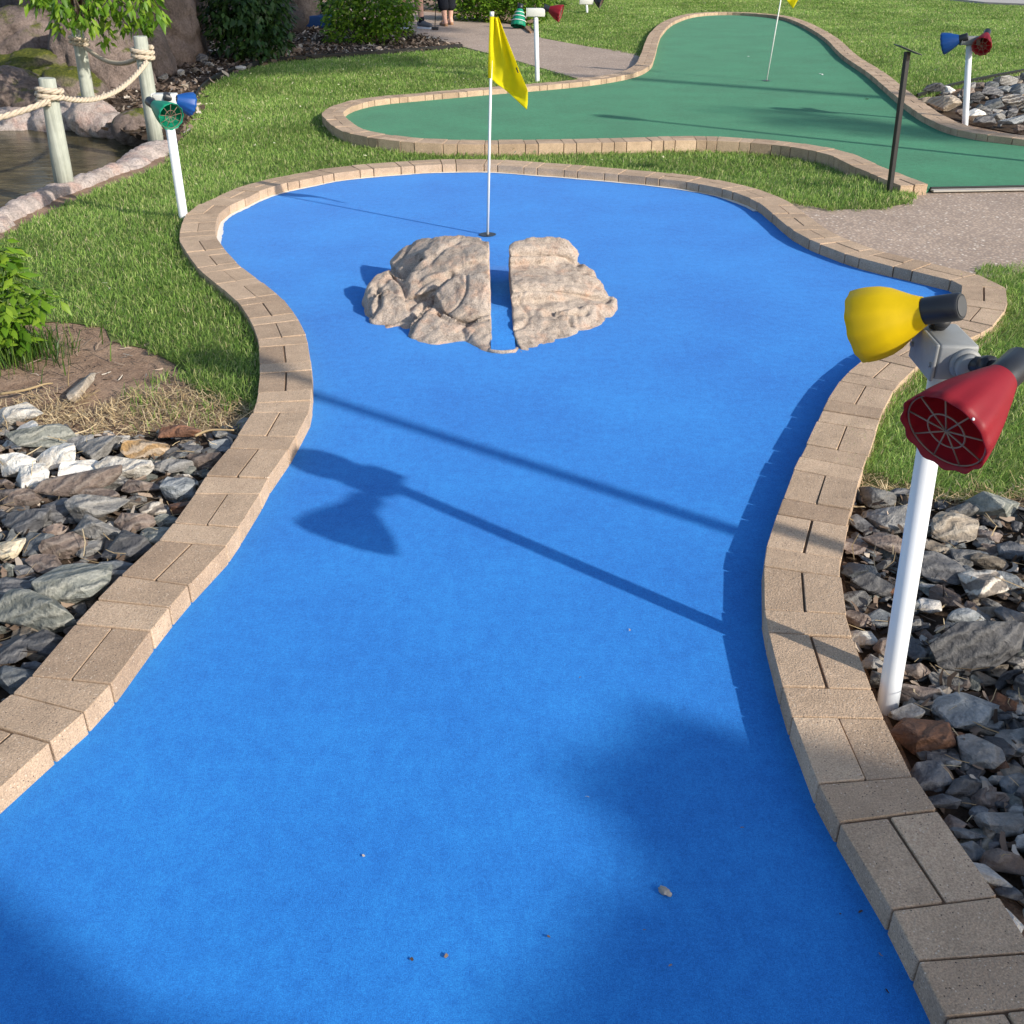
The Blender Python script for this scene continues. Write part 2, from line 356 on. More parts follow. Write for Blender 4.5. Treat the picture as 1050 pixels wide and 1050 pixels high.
def water_mat():
    m,t,b,o=mat('murky water'); co=geoco(t)
    mp=N(t,'Mapping'); mp.inputs['Scale'].default_value=(1,2.6,1); t.links.new(co,mp.inputs[0])
    n=noise_n(t,mp.outputs[0],3.2,6,.65,.5); r=noise_n(t,mp.outputs[0],9,3,.5)
    c=ramp(t,n,[(.28,(.035,.030,.015)),(.5,(.085,.07,.035)),(.66,(.15,.12,.06)),(.8,(.24,.19,.10))])
    setc(t,b,c,.16,.16); b.inputs['IOR'].default_value=1.33; bump(t,b,r,.12,.03); return m
M['water']=water_mat()
M['black_edge']=simple('black edging',(.015,.015,.014),.5,.3,.3)

# ------------------------------------------------------------------ survey of the two courses
OUT_R=[(933,374),(921,390),(910,407),(901,427),(890.5,457.6),(881.7,486),(875,510),(866,545),(864,567),(865,601),(873,638.5),(885.7,676),(901,711),(923,755),(932.7,778)]
INL=[(-18,826),(14,798),(43,771),(75,742),(106,716),(126,686),(174,624),(200,594),(228.6,566),(244,542),(256,530),(266,510),(274,492),(292,468),(309,438),(317,424),(320,408),(321,390),(320,374),(316,350),(310,334),(300,318),(288,304),(268,288),(246,272),(230,254),(221.4,240)]
INB=[(226,230),(235,221),(252,213),(270,204),(296,196),(328,189.6),(350,185),(390,181),(423,178.6),(448.6,177),(500,176.6),(540,179.4),(588.6,183),(651,188.6),(680,192),(699,194),(742,203),(775,216),(797,234),(815,248.6),(840,261),(880,275.7),(923,286.6),(960,295.6),(984,304)]
INR=[(975,321),(935,340),(905,354),(881.7,370),(864,386),(849,407),(825,457.6),(811.6,484),(796,527.7),(787.5,549.6),(783,576),(780.4,597.7),(783.6,629),(791.4,667),(805.6,717),(825,778),(845,818),(870,861.7),(926.7,956.7),(953,1015)]
ZT=.056; KW=.205
b_in=[at(*p,ZT).to_2d() for p in INL]+[at(*p,0).to_2d() for p in INB]+[at(*p,ZT).to_2d() for p in INR]
def ext(P,step,n,bend=0):
    a,b=P[-2],P[-1]; d=(b-a).normalized(); out=list(P)
    for k in range(n):
        d=Matrix.Rotation(bend,2)@d; out.append(out[-1]+d*step)
    return out
d0=(b_in[0]-b_in[2]).normalized()
b_in=[b_in[0]+Vector((-.07*k-.012*k*k,-.15*k)) for k in (6,5,4,3,2,1)]+b_in
b_in+= [b_in[-1]+Vector((.02*k,-.16*k)) for k in range(1,8)]
def smooth_curve(P,step=.02,it=8):
    C=catmull(P,10)
    L=[0]
    for a,b in zip(C,C[1:]): L.append(L[-1]+(b-a).length)
    n=int(L[-1]/step); xs=np.interp(np.linspace(0,L[-1],n),L,[c.x for c in C]); ys=np.interp(np.linspace(0,L[-1],n),L,[c.y for c in C])
    for _ in range(it):
        xs[1:-1]=(xs[:-2]+2*xs[1:-1]+xs[2:])/4; ys[1:-1]=(ys[:-2]+2*ys[1:-1]+ys[2:])/4
    return np.stack([xs,ys],1)
class Curve:
    def __init__(s,P,step=.02,it=8,side=1):
        s.p=smooth_curve(P,step,it); d=np.gradient(s.p,axis=0); d/=np.linalg.norm(d,axis=1)[:,None]
        s.n=np.stack([-d[:,1],d[:,0]],1)*side
        for _ in range(10): s.n[1:-1]=(s.n[:-2]+2*s.n[1:-1]+s.n[2:])/4
        s.n/=np.linalg.norm(s.n,axis=1)[:,None]
        s.s=np.concatenate([[0],np.cumsum(np.linalg.norm(np.diff(s.p,axis=0),axis=1))]); s.L=s.s[-1]
    def __call__(s,t,off=0):
        f=lambda a: np.interp(t,s.s,a)
        return Vector((f(s.p[:,0])+off*f(s.n[:,0]), f(s.p[:,1])+off*f(s.n[:,1])))
    def offset(s,o,step=.06):
        return [s(t,o) for t in np.linspace(0,s.L,int(s.L/step))]
def chamfer_prism(bm,quad,z0,z1,ch,tl,tint,rr,mi=0):
    """brick from a ground quad, with chamfered corners and a softened top edge"""
    Q=[Vector(q) for q in quad]; pts=[]
    for i in range(4):
        p=Q[i]; a=(Q[i-1]-p); c=(Q[(i+1)%4]-p); l=min(ch,a.length*.3,c.length*.3)
        pts+= [p+a.normalized()*l, p+(a.normalized()+c.normalized())*l*.38, p+c.normalized()*l]
    cen=sum(pts,Vector((0,0)))/len(pts)
    tilt=Vector((rr.uniform(-1,1)*.012,rr.uniform(-1,1)*.012)); dz=rr.uniform(-1,1)*.0018
    rings=[]
    for z,ins in((z0,0),(z1-ch*.8,0),(z1-ch*.22,ch*.28),(z1,ch*.85)):
        ring=[]
        for p in pts:
            v=cen-p; q=p+v.normalized()*ins
            ring.append(bm.verts.new((q.x,q.y,z+(dz+tilt.dot(q-cen) if z>z0 else 0))))
        rings.append(ring)
    n=len(pts); fs=[]
    for r0,r1 in zip(rings,rings[1:]):
        for k in range(n): fs.append(bm.faces.new((r0[k],r0[(k+1)%n],r1[(k+1)%n],r1[k])))
    fs.append(bm.faces.new(rings[-1]))
    for f in fs:
        f.material_index=mi; f.smooth=False
        for l in f.loops: l[tl]=(tint,tint,tint,1)
def kerb(name,cv,z0,z1,label,seed,s_start=0,gap=.0026):
    rr=random.Random(seed); bm=bmesh.new(); tl=bm.loops.layers.float_color.new('tint')
    s=s_start; hl=.103
    def brick(sa,sb,a,b):
        j=[rr.uniform(-1,1)*.0018 for _ in range(2)]
        quad=[cv(sa+gap,a+gap+j[0]),cv(sb-gap,a+gap+j[0]),cv(sb-gap,b-gap+j[1]),cv(sa+gap,b-gap+j[1])]
        chamfer_prism(bm,quad,z0,z1,.003,tl,min(1,max(0,rr.gauss(.55,.22))),rr)
    while s+.21<cv.L:
        brick(s,s+.206,0,KW/2); brick(s,s+.206,KW/2,KW); s+=.206
        for k in range(2 if rr.random()<.3 else 1):
            if s+hl<cv.L: brick(s,s+hl,0,KW); s+=hl
    # joint filler
    zz=z1-.005; prev=None
    for t in np.arange(s_start,s,.04):
        a=cv(t,.024); b=cv(t,KW-.012); cur=(bm.verts.new((*a,zz)),bm.verts.new((*b,zz)))
        lo=(bm.verts.new((*a,z0)),bm.verts.new((*b,z0)))
        if prev:
            for q in((prev[0],cur[0],cur[1],prev[1]),):
                f=bm.faces.new(q); f.material_index=1
        prev=(*cur,*lo)
    bmesh.ops.recalc_face_normals(bm,faces=bm.faces)
    o=bmesh_obj(name,bm,[M['brick'],M['mortar']]); tag(o,label,'brick border'); return o
BC=Curve(b_in,side=1)
# make sure the offset runs away from the carpet
mid=BC(BC.L*.5,.2)
if mid.y<BC(BC.L*.5).y: BC.n*=-1
kerb('brick_border',BC,-.03,ZT,'low brown paver border curving round the blue carpet in the foreground',3)
blue_poly=[Vector((v.x,v.y)) for v in BC.offset(.03,.04)]
car=fill('carpet',blue_poly,0,[M['blue']]); tag(car,'bright blue mini golf carpet narrowing then widening around the rock obstacle','carpet')
# pale unpainted strip along the far edge of the blue carpet
bm=bmesh.new(); prev=None
sA=min(range(len(BC.p)),key=lambda i:(BC.p[i,0]+1.5)**2+(BC.p[i,1]-5.9)**2); sB=min(range(len(BC.p)),key=lambda i:(BC.p[i,0]-1.35)**2+(BC.p[i,1]-6.6)**2)
rr=random.Random(5)
for t in np.arange(BC.s[sA],BC.s[sB],.03):
    a=BC(t,.004); b=BC(t,-.022-.012*noise.noise(Vector((t*4,0,0)))-.006*rr.random()); cur=(bm.verts.new((*a,.003)),bm.verts.new((*b,.003)))
    if prev: bm.faces.new((prev[0],cur[0],cur[1],prev[1]))
    prev=cur
bmesh.ops.recalc_face_normals(bm,faces=bm.faces)
bmesh_obj('pale_edge',bm,M['white_paint'],car)

# green course
G_NEAR=[(952,189),(905.5,171),(874,157),(843,150),(804,144.5),(757,141),(710,139.4),(640,141),(573,142.5),(501,143.5),(443,142.4),(407,139),(372,132)]
G_FAR=[(354,125),(353,121),(358,117),(367,113),(389,108),(429,104),(501,97.5),(573,91.5),(620,86),(653,79),(667,71),(671,62),(673,54.7),(675,46),(679,37),(691,25.4),(714,17.5),(749,15.6),(792,18.7),(816,25.4),(843,41),(862.6,60.5),(890,80),(921,107.4),(948.5,127),(983.7,140.6),(1050,150),(1130,158)]
GZ=.012; GT=.066
g_in=[at(*p,GT).to_2d() for p in G_NEAR]+[at(*p,GZ).to_2d() for p in G_FAR]
GC=Curve(g_in,step=.04,it=6,side=1)
q=GC(GC.L*.5); 
if (GC(.5,.2).y>GC(.5).y): GC.n*=-1
kerb('brick_border',GC,-.03,GT,'brown paver border round the green carpet at the back',4)
gp=[Vector(v) for v in GC.offset(.03,.08)]
gp+=[Vector(at(1130,190,GZ).to_2d()),Vector(at(1050,192.5,GZ).to_2d()),Vector(at(954,193.5,GZ).to_2d())]
gcar=fill('carpet',gp,GZ,[M['green']],skirt=.03); tag(gcar,'green mini golf carpet with a flag in the background','carpet')
bm=bmesh.new(); a=at(954,194.5,.012); b=at(1140,191,.012); d=(b-a).normalized(); n_=Vector((-d.y,d.x,0))
box(bm,(a+b)/2+n_*.0-Vector((0,.03,0)),((b-a).length,.05,.012),(d,n_,Vector((0,0,1))),.002); bmesh_obj('threshold_strip',bm,simple('worn pale strip',(.42,.39,.35),.9,.2,.3,9),gcar)
bm=bmesh.new(); box(bm,(a+b)/2+Vector((0,.005,.002)),((b-a).length,.022,.03),(d,n_,Vector((0,0,1))),.003); bmesh_obj('rubber_edge',bm,M['black_edge'],gcar)

# ------------------------------------------------------------------ ground, pond, paths, lawns
WZ=-.16
pond=[at(*p,0).to_2d() for p in [(-70,262),(0,228),(23,214),(60,197),(90,184),(120,174),(128,162),(150,152)]]+[at(*p,WZ).to_2d() for p in [(150,147),(123,142),(77,131),(47,128),(0,130)]]+[Vector((-6.6,10.8)),Vector((-7.4,7.5)),Vector((-5.2,5.2))]
g=fill('ground',[(-60,-25),(60,-25),(60,120),(-60,120)],-.03,[M['soil']],holes=[pond],skirt=0); tag(g,'bare brown soil between the lawns and rock beds','soil',kind='structure')
big=[(-8,10.2),(-8,4.7),(-5,4.6),(-2.6,5.6),(-2.7,9.6),(-3.6,11.2)]
wtr=fill('water',big,WZ,[M['water']]); tag(wtr,'murky brown pond water behind the rope fence','water',kind='structure')
bm=bmesh.new()
for p,q in zip(pond,pond[1:]+pond[:1]):
    v=[bm.verts.new((*p,-.03)),bm.verts.new((*q,-.03)),bm.verts.new((*q,-.7)),bm.verts.new((*p,-.7))]; bm.faces.new(v)
tag(bmesh_obj('pond_bank',bm,M['granite']),'stone bank below the pond edge','pond bank',kind='structure')
p1=[at(*p,0).to_2d() for p in [(800,205),(815,216),(855,247),(887,260),(960,278),(1012,283),(1050,277),(1300,265),(1300,186),(952,190),(944,193),(942,199),(930,208),(900,214),(850,214)]]
tag(fill('path',p1,-.004,[M['path']],skirt=.04),'pink brown pebble path between the two courses at right','path',kind='structure')
p2=[at(*p,0).to_2d() for p in [(668,75),(653,54),(602,47.5),(555,39),(537,28),(500,20),(440,12),(340,8),(340,17),(400,27),(440,38),(474,47.5),(526,61),(591,80)]]
tag(fill('path',p2,.0,[M['path']],skirt=.04),'pink brown pebble path running back past the hedge','path',kind='structure')
p3=[at(*p,0).to_2d() for p in [(960,-2),(1010,3.5),(1060,5.5),(1200,8),(1200,-8),(980,-10)]]
tag(fill('path',p3,.03,[simple('grey concrete',(.42,.40,.37),.9,.2,.1,3)],skirt=.05),'strip of pale concrete path beyond the far lawn','path',kind='structure')
mul=[at(*p,0).to_2d() for p in [(196,118),(200,100),(213,85),(240,72),(283,62),(350,57),(392,54),(439,50.6),(474,47.5),(440,38),(400,27),(340,17),(340,4),(150,2),(120,40),(95,118),(140,140),(172,150)]]
tag(fill('mulch_bed',mul,-.012,[M['mulchsoil']]),'dark soil bed under the boulders and shrubs','soil',kind='structure')
kb=[BC(t,.1) for t in np.arange(0,BC.L,.08)]
kpx=[(i,p) for i,p in enumerate(kb)]
iL=min(range(len(kb)),key=lambda i:(kb[i]-at(262,425).to_2d()).length); iP=min(range(len(kb)),key=lambda i:(kb[i]-at(808,222).to_2d()).length)
iQ=min(range(len(kb)),key=lambda i:(kb[i]-at(985,290).to_2d()).length); iR=min(range(len(kb)),key=lambda i:(kb[i]-at(862,492).to_2d()).length)
gk=[GC(t,.1) for t in np.arange(0,GC.L,.12)]
jA=min(range(len(gk)),key=lambda i:(gk[i]-at(593,83).to_2d()).length)
P2=lambda L,z=.01:[at(*p,z).to_2d() for p in L]
lawn1=kb[iL:iP+1]+P2([(815,211),(850,214),(900,214),(930,208),(942,199),(944,193)])+gk[0:jA+1]+P2([(591,79),(526,60.5),(475,47.5),(439,50.6),(392,54),(350,57),(283,62),(240,72),(213,85),(200,100),(196,118),(178,150),(170,163),(133,178),(100,190),(67,204),(20,226),(0,239),(-70,276),(-90,330),(0,326),(60,322),(106,328),(112,342),(150,350),(178,365),(190,385),(205,398),(232,412),(258,422)])
lawn2=kb[iQ:iR+1]+P2([(868,490),(900,494),(950,503),(1000,506),(1060,502),(1300,480),(1400,250),(1050,268),(1012,272)])
jB=min(range(len(gk)),key=lambda i:(gk[i]-at(650,62).to_2d()).length); jC=min(range(len(gk)),key=lambda i:(gk[i]-at(936,110).to_2d()).length)
lawn3=gk[jB:jC+1]+P2([(941,101),(985,88),(1050,75),(1300,40),(1300,5),(1060,6),(1010,4),(960,-1),(960,-18),(560,-18),(566,8),(545,26),(556,38),(602,46.5),(650,55)])
lawn4=P2([(-900,400),(-500,420),(-91,331),(-71,276),(-250,330)])
def ground_scatter(poly,dens,n_cap=400000,band=.28,wiggle=.05):
    poly=np.array([[p[0],p[1]] for p in poly]); lo,hi=poly.min(0),poly.max(0)
    out=[]
    # stratify by distance so that near turf is denser
    edges=[1.0,2.6,3.3,4.2,5.2,6.5,8,10,13,17,23,31]
    for a,b in zip(edges,edges[1:]):
        y0,y1=max(lo[1],a),min(hi[1],b)
        if y1<=y0: continue
        xm=(b*.87+.9)*(.5+band*.5)+.3
        x0,x1=max(lo[0],-xm),min(hi[0],xm)
        if x1<=x0: continue
        n=int((y1-y0)*(x1-x0)*dens((a+b)/2))
        P=np.stack([RNG.uniform(x0,x1,n),RNG.uniform(y0,y1,n)],1)
        Pw=P+wiggle*np.stack([np.sin(P[:,1]*31+P[:,0]*17),np.sin(P[:,0]*37-P[:,1]*13)],1)*.5
        out.append(P[pip(Pw,poly)])
    return np.concatenate(out) if out else np.zeros((0,2))
def blades(P,z,hfun,wfun,lean=.5,flat=0,lift=None):
    n=len(P); d=np.hypot(P[:,0],P[:,1]); h=hfun(d)*RNG.uniform(.55,1.25,n); w=wfun(d)*RNG.uniform(.7,1.3,n)
    ph=RNG.uniform(0,2*np.pi,n); ln=np.abs(RNG.normal(lean,.28,n)).clip(0,1.25)
    # clumped wind direction
    bias=np.sin(P[:,0]*2.1+1)*1.2+np.cos(P[:,1]*1.7)*1.1
    ph=np.where(RNG.random(n)<.45,bias+RNG.normal(0,.7,n),ph)
    dx,dy=np.cos(ph),np.sin(ph); fa=ph+np.pi/2+RNG.normal(0,.6,n); wx,wy=np.cos(fa)*w/2,np.sin(fa)*w/2
    B=np.stack([P[:,0],P[:,1],np.full(n,z)-.004+(lift if lift is not None else 0)],1)
    m=B+np.stack([dx*h*np.sin(ln)*.4,dy*h*np.sin(ln)*.4,h*.58*np.cos(ln*.6)],1)
    tp=B+np.stack([dx*h*np.sin(ln)*1.0,dy*h*np.sin(ln)*1.0,h*np.cos(ln)*.98],1)
    W=np.stack([wx,wy,np.zeros(n)],1)
    V=np.stack([B-W,B+W,m+W*.8,m-W*.8,tp],1).reshape(-1,3); k=np.arange(n)[:,None]*5
    return V,[k+np.array([[0,1,2,3]]),k+np.array([[3,2,4]])]
def lawn(poly,z,label,dens=lambda d:62000/d**1.1):
    sheet=fill('grass',poly,z,[M['lawnsoil'],M['grass']])
    P=ground_scatter(poly,dens)
    K=np.array([BC(t,KW)[:] for t in np.arange(0,BC.L,.05)]+[GC(t,KW+.12)[:] for t in np.arange(0,GC.L*.45,.08)]); near=P[:,1]<7.6
    dk=np.full(len(P),9.0); dk[near]=np.concatenate([np.sqrt(((c[:,None]-K[None])**2).sum(2)).min(1) for c in np.array_split(P[near],40)]) if near.any() else 9.0
    V,F=blades(P,z,lambda d:.033+.0014*np.minimum(d,12),lambda d:.0010+.00048*d,.8,lift=.044*np.clip(1.3-dk/.4,0,1))
    me=mesh_np('grass blades',V,F); me.materials.append(M['lawnsoil']); me.materials.append(M['grass'])
    me.polygons.foreach_set('material_index',np.ones(len(me.polygons),dtype=np.int32))
    bm=bmesh.new(); bm.from_mesh(sheet.data); bm.from_mesh(me); bm.to_mesh(sheet.data); bm.free(); bpy.data.meshes.remove(me)
    return tag(sheet,label,'grass',kind='stuff')
lawn(lawn1,-.026,'mown green lawn between the pond and the two courses')
lawn(lawn2,-.018,'strip of green lawn beside the right brick border below the path')
lawn(lawn3,-.014,'broad green lawn behind the green carpet')
# worn straw and debris on the bare patch
def strips(name,P,z,l0,l1,wd,material,label,cat,flat=.25,zj=.02):
    n=len(P); L=RNG.uniform(l0,l1,n); ph=RNG.uniform(0,2*np.pi,n); w=RNG.uniform(.6,1.4,n)*wd
    up=RNG.normal(0,flat,n); d=np.stack([np.cos(ph)*np.cos(up),np.sin(ph)*np.cos(up),np.abs(np.sin(up))],1); s=np.stack([-np.sin(ph),np.cos(ph),RNG.normal(0,.5,n)],1)
    B=np.stack([P[:,0],P[:,1],z+RNG.random(n)*zj],1); bend=np.stack([s[:,0],s[:,1],np.zeros(n)],1)*(RNG.normal(0,.12,n)*L)[:,None]
    V=np.stack([B-s*w[:,None]/2,B+s*w[:,None]/2,B+d*L[:,None]*.5+bend+s*w[:,None]/2,B+d*L[:,None]*.5+bend-s*w[:,None]/2,B+d*L[:,None]+s*w[:,None]*.3,B+d*L[:,None]-s*w[:,None]*.3],1).reshape(-1,3)
    k=np.arange(n)[:,None]*6
    me=mesh_np(name,V,[k+np.array([[0,1,2,3]]),k+np.array([[3,2,4,5]])]); o=link(name,me,material); return tag(o,label,cat,kind='stuff')
strawzone=P2([(-60,415),(40,405),(110,415),(150,398),(190,388),(225,405),(262,416),(262,440),(215,446),(160,444),(110,444),(50,440),(-60,432)],0)
P=ground_scatter(strawzone,lambda d:9000,wiggle=.16)
strips('dry_grass',P,-.026,.02,.065,.0022,M['straw'],'matted dry straw along the top of the left rock bed','dry grass',.45,.03)
bare=P2([(-80,330),(60,322),(112,335),(178,365),(205,398),(262,425),(215,446),(60,440),(-60,432)],0)
P=ground_scatter(bare,lambda d:420,wiggle=.1)
strips('litter',P,-.027,.02,.09,.0035,M['chips'],'dry stems and bark bits scattered over the bare soil','plant litter',.12,.006)
P=ground_scatter(P2([(110,400),(190,380),(260,405),(262,425),(180,440),(110,438)],0),lambda d:2300,wiggle=.3)
P=P[np.sin(P[:,0]*9)*np.sin(P[:,1]*11+1)>-.25]
V,F=blades(P,-.02,lambda d:.055+0*d,lambda d:.004+0*d); o=link('grass',mesh_np('grass',V,F),M['grass']); tag(o,'thin grass sprouting through the straw by the left border','grass',kind='stuff')
straw2=P2([(872,484),(900,490),(950,498),(1000,502),(1060,498),(1200,490),(1200,510),(1060,520),(1000,520),(950,515),(900,508),(868,500)],0)
P=ground_scatter(straw2,lambda d:9000,wiggle=.1)
strips('dry_grass',P,-.02,.02,.06,.002,M['straw'],'matted dry straw along the top of the right rock bed','dry grass',.45,.03)
# fallen petals on the grass
P=np.concatenate([ground_scatter(lawn1,lambda d:1.2 if d<9 else 8),ground_scatter(lawn3,lambda d:2)])
strips('petals',P,.022,.012,.028,.013,leafy('pale petals',[(0,(.5,.5,.25)),(1,(.72,.70,.5))],.3),'pale fallen petals dotted over the lawns','petals',.3,.015)
# kerb-side dark mulch
P=ground_scatter(mul,lambda d:240,wiggle=.2)
strips('mulch',P,-.012,.03,.10,.028,M['chips'],'brown and grey wood chips covering the bed under the shrubs','mulch',.35,.02)
# edging
def edging(pts,label,h=.028,wd=.016):
    C=catmull([at(*p,0) for p in pts],8); bm=bmesh.new(); prev=None
    for i,p in enumerate(C):
        d=(C[min(i+1,len(C)-1)]-C[max(i-1,0)]).normalized(); n_=Vector((-d.y,d.x,0))*wd/2
        cur=[bm.verts.new(p-n_-Vector((0,0,.03))),bm.verts.new(p-n_+Vector((0,0,h))),bm.verts.new(p+Vector((0,0,h+.008))),bm.verts.new(p+n_+Vector((0,0,h))),bm.verts.new(p+n_-Vector((0,0,.03)))]
        if prev:
            for k in range(4): bm.faces.new((prev[k],cur[k],cur[k+1],prev[k+1]))
        prev=cur
    bmesh.ops.recalc_face_normals(bm,faces=bm.faces)
    return tag(centre(bmesh_obj('lawn_edging',bm,M['black_edge'])),label,'edging')
edging([(197,112),(201,99),(213,85),(240,72),(283,62),(350,57),(392,54),(439,50.6),(474,47.5)],'black plastic edging strip between the lawn and the dark mulch bed')
edging([(940,100),(985,87),(1050,74),(1130,60)],'black edging strip behind the rocks at far right',.035)

# ------------------------------------------------------------------ rock obstacle
def zx(x,y,s,ox,oy): return (x*s+ox,y*s+oy)
def rock_obstacle():
    root=empty('rock_obstacle',(-.1,4.75,0),'low moulded tan rock in two halves with a narrow blue channel between','rock obstacle')
    def slab(bm,pts):
        """convex slab: its upper outline plus the same outline dropped to the carpet"""
        b=bmesh.new(); P=[at(x*.3048+340,y*.3048+220,z) for x,y,z in pts]; c=sum(P,Vector((0,0,0)))/len(P)
        for p in P:
            b.verts.new(p); o=(p-c); o.z=0; q=p+o.normalized()*.018; b.verts.new((q.x,q.y,-.03))
        bmesh.ops.convex_hull(b,input=b.verts)
        bmesh.ops.delete(b,geom=[v for v in b.verts if not v.link_faces],context='VERTS')
        bmesh.ops.triangulate(b,faces=b.faces); b.verts.index_update()
        bm.append((np.array([v.co[:] for v in b.verts]),np.array([[v.index for v in f.verts] for f in b.faces]))); b.free()
    chx=lambda y:-.040-.034*(y-4.15)/1.1
    for nm,L,sgn,lim in(
      ('rock_half',[
        [(200,150,.10),(240,105,.16),(285,80,.20),(350,72,.235),(430,66,.255),(490,76,.255),(530,100,.245),(530,190,.185),(480,190,.175),(400,200,.155),(330,245,.11),(250,280,.07),(215,210,.09)],
        [(300,140,.19),(345,95,.235),(430,66,.268),(530,92,.26),(530,130,.24),(420,150,.21),(340,185,.165),(270,240,.11),(245,215,.115)],
        [(105,290,.02),(115,235,.08),(150,195,.12),(195,180,.13),(240,215,.115),(255,285,.07),(250,340,.03),(190,380,.0),(130,365,.0),(110,320,.0)],
        [(200,250,.07),(330,255,.08),(400,330,.045),(420,400,.0),(300,405,.0),(225,375,.0)],
        [(145,260,.09),(190,235,.12),(240,285,.075),(262,340,.035),(250,372,.0),(180,384,.0),(128,360,.01)],
        [(345,280,.10),(370,230,.15),(410,203,.19),(480,192,.215),(532,195,.22),(534,330,.075),(470,362,.045),(400,358,.04),(362,328,.05)],
        [(262,395,.015),(278,350,.055),(325,302,.095),(360,322,.08),(440,367,.05),(455,388,.03),(440,425,.0),(340,438,.0),(285,427,.0)],
        [(455,378,.045),(532,335,.075),(548,466,.0),(505,458,.0),(455,427,.0)]],-1,-.046),
      ('rock_half',[
        [(586,115,.225),(620,90,.25),(680,70,.27),(745,68,.27),(795,84,.25),(828,125,.19),(830,152,.16),(760,134,.20),(600,138,.215)],
        [(588,142,.17),(680,136,.175),(760,136,.165),(830,160,.145),(880,188,.135),(912,225,.10),(925,278,.05),(870,272,.07),(760,254,.115),(640,244,.14),(603,259,.135)],
        [(608,264,.09),(660,248,.098),(760,260,.075),(880,284,.045),(930,277,.045),(957,285,.04),(955,330,.0),(900,375,.0),(800,408,.0),(690,430,.0),(640,470,.0),(618,440,.0),(608,380,.045)],
        [(735,335,.05),(800,318,.065),(890,300,.06),(950,300,.035),(945,345,.0),(850,392,.0),(760,405,.01)]],1,.05)):
        bm=[]
        for l in L: slab(bm,l)
        me=remesh(nm,bm,.007,6)
        GR=[[(592,138),(640,133),(700,133),(760,136),(800,150),(832,168)],[(606,259),(650,246),(700,248),(760,258),(860,278),(930,290)],[(735,338),(800,350),(808,368)],[(720,335),(790,330),(860,330)]] if sgn>0 else [[(200,185),(235,230),(250,275),(300,285),(345,255),(375,225),(402,203)],[(345,285),(365,335),(400,358),(455,366),(528,352)],[(262,390),(300,330),(345,295)],[(240,215),(262,175),(300,145)],[(150,240),(160,300),(135,340)]]
        GS=[(Vector(a),Vector(b)) for L_g in GR for a,b in zip(L_g,L_g[1:])]
        def groove(p,n_):
            v=p-Vector((0,0,CH))
            if n_.dot(v)>-.1*v.length: return 0
            dp=v.y*math.cos(CP)-v.z*math.sin(CP); q=Vector(((525+CF*v.x/dp-340)/.3048,(525+CF*(-v.y*math.sin(CP)-v.z*math.cos(CP))/dp-220)/.3048))
            m=1e9
            for a,b in GS:
                ab=b-a; t=max(0,min(1,(q-a).dot(ab)/ab.length_squared)); m=min(m,(q-a-ab*t).length)
            return .021*math.exp(-(m/8)**2)-.006*math.exp(-((m-20)/12)**2)
        def fn(p,n_):
            d=-groove(p,n_)+.004*noise.fractal(p*12,.85,2.1,6)+.012*noise.noise(p*5+Vector((3,1,7)))+.004*noise.noise(p*26)-.012*max(0,1-abs(noise.noise(p*3.1+Vector((9,2,4))))*14)-.004*max(0,1-abs(noise.noise(p*9+Vector((1,8,4))))*9)
            q=p+n_*d
            lx=chx(q.y)+lim+.004*noise.noise(q*22)
            if (q.x-lx)*sgn<0: q.x=lx
            q.z=max(q.z,-.012); return q
        displace(me,fn); link(nm,me,M['fake_rock'],root,True)
    # the blue ramp in the slot
    bm=bmesh.new(); prev=None
    for y in np.linspace(4.12,5.38,34):
        u=(y-4.12)/1.26; z=.010+.055*math.sin(math.pi*min(1,u*1.0))**1.2
        c=chx(y); cur=[bm.verts.new((c-.05,y,-.01)),bm.verts.new((c-.05,y,z)),bm.verts.new((c+.054,y,z)),bm.verts.new((c+.054,y,-.01))]
        if prev:
            for k in range(3): bm.faces.new((prev[k],cur[k],cur[k+1],prev[k+1]))
        else: bm.faces.new(cur)
        prev=cur
    bm.faces.new(prev[::-1]); bmesh.ops.recalc_face_normals(bm,faces=bm.faces)
    bmesh_obj('ramp_carpet',bm,M['blue'],root)
    bm=bmesh.new(); tube(bm,[(-.10,4.16,.0),(-.09,4.118,.003),(-.04,4.104,.004),(.01,4.118,.003),(.02,4.16,.0)],.009,8); bmesh_obj('ramp_lip',bm,M['fake_rock'],root,True)
rock_obstacle()

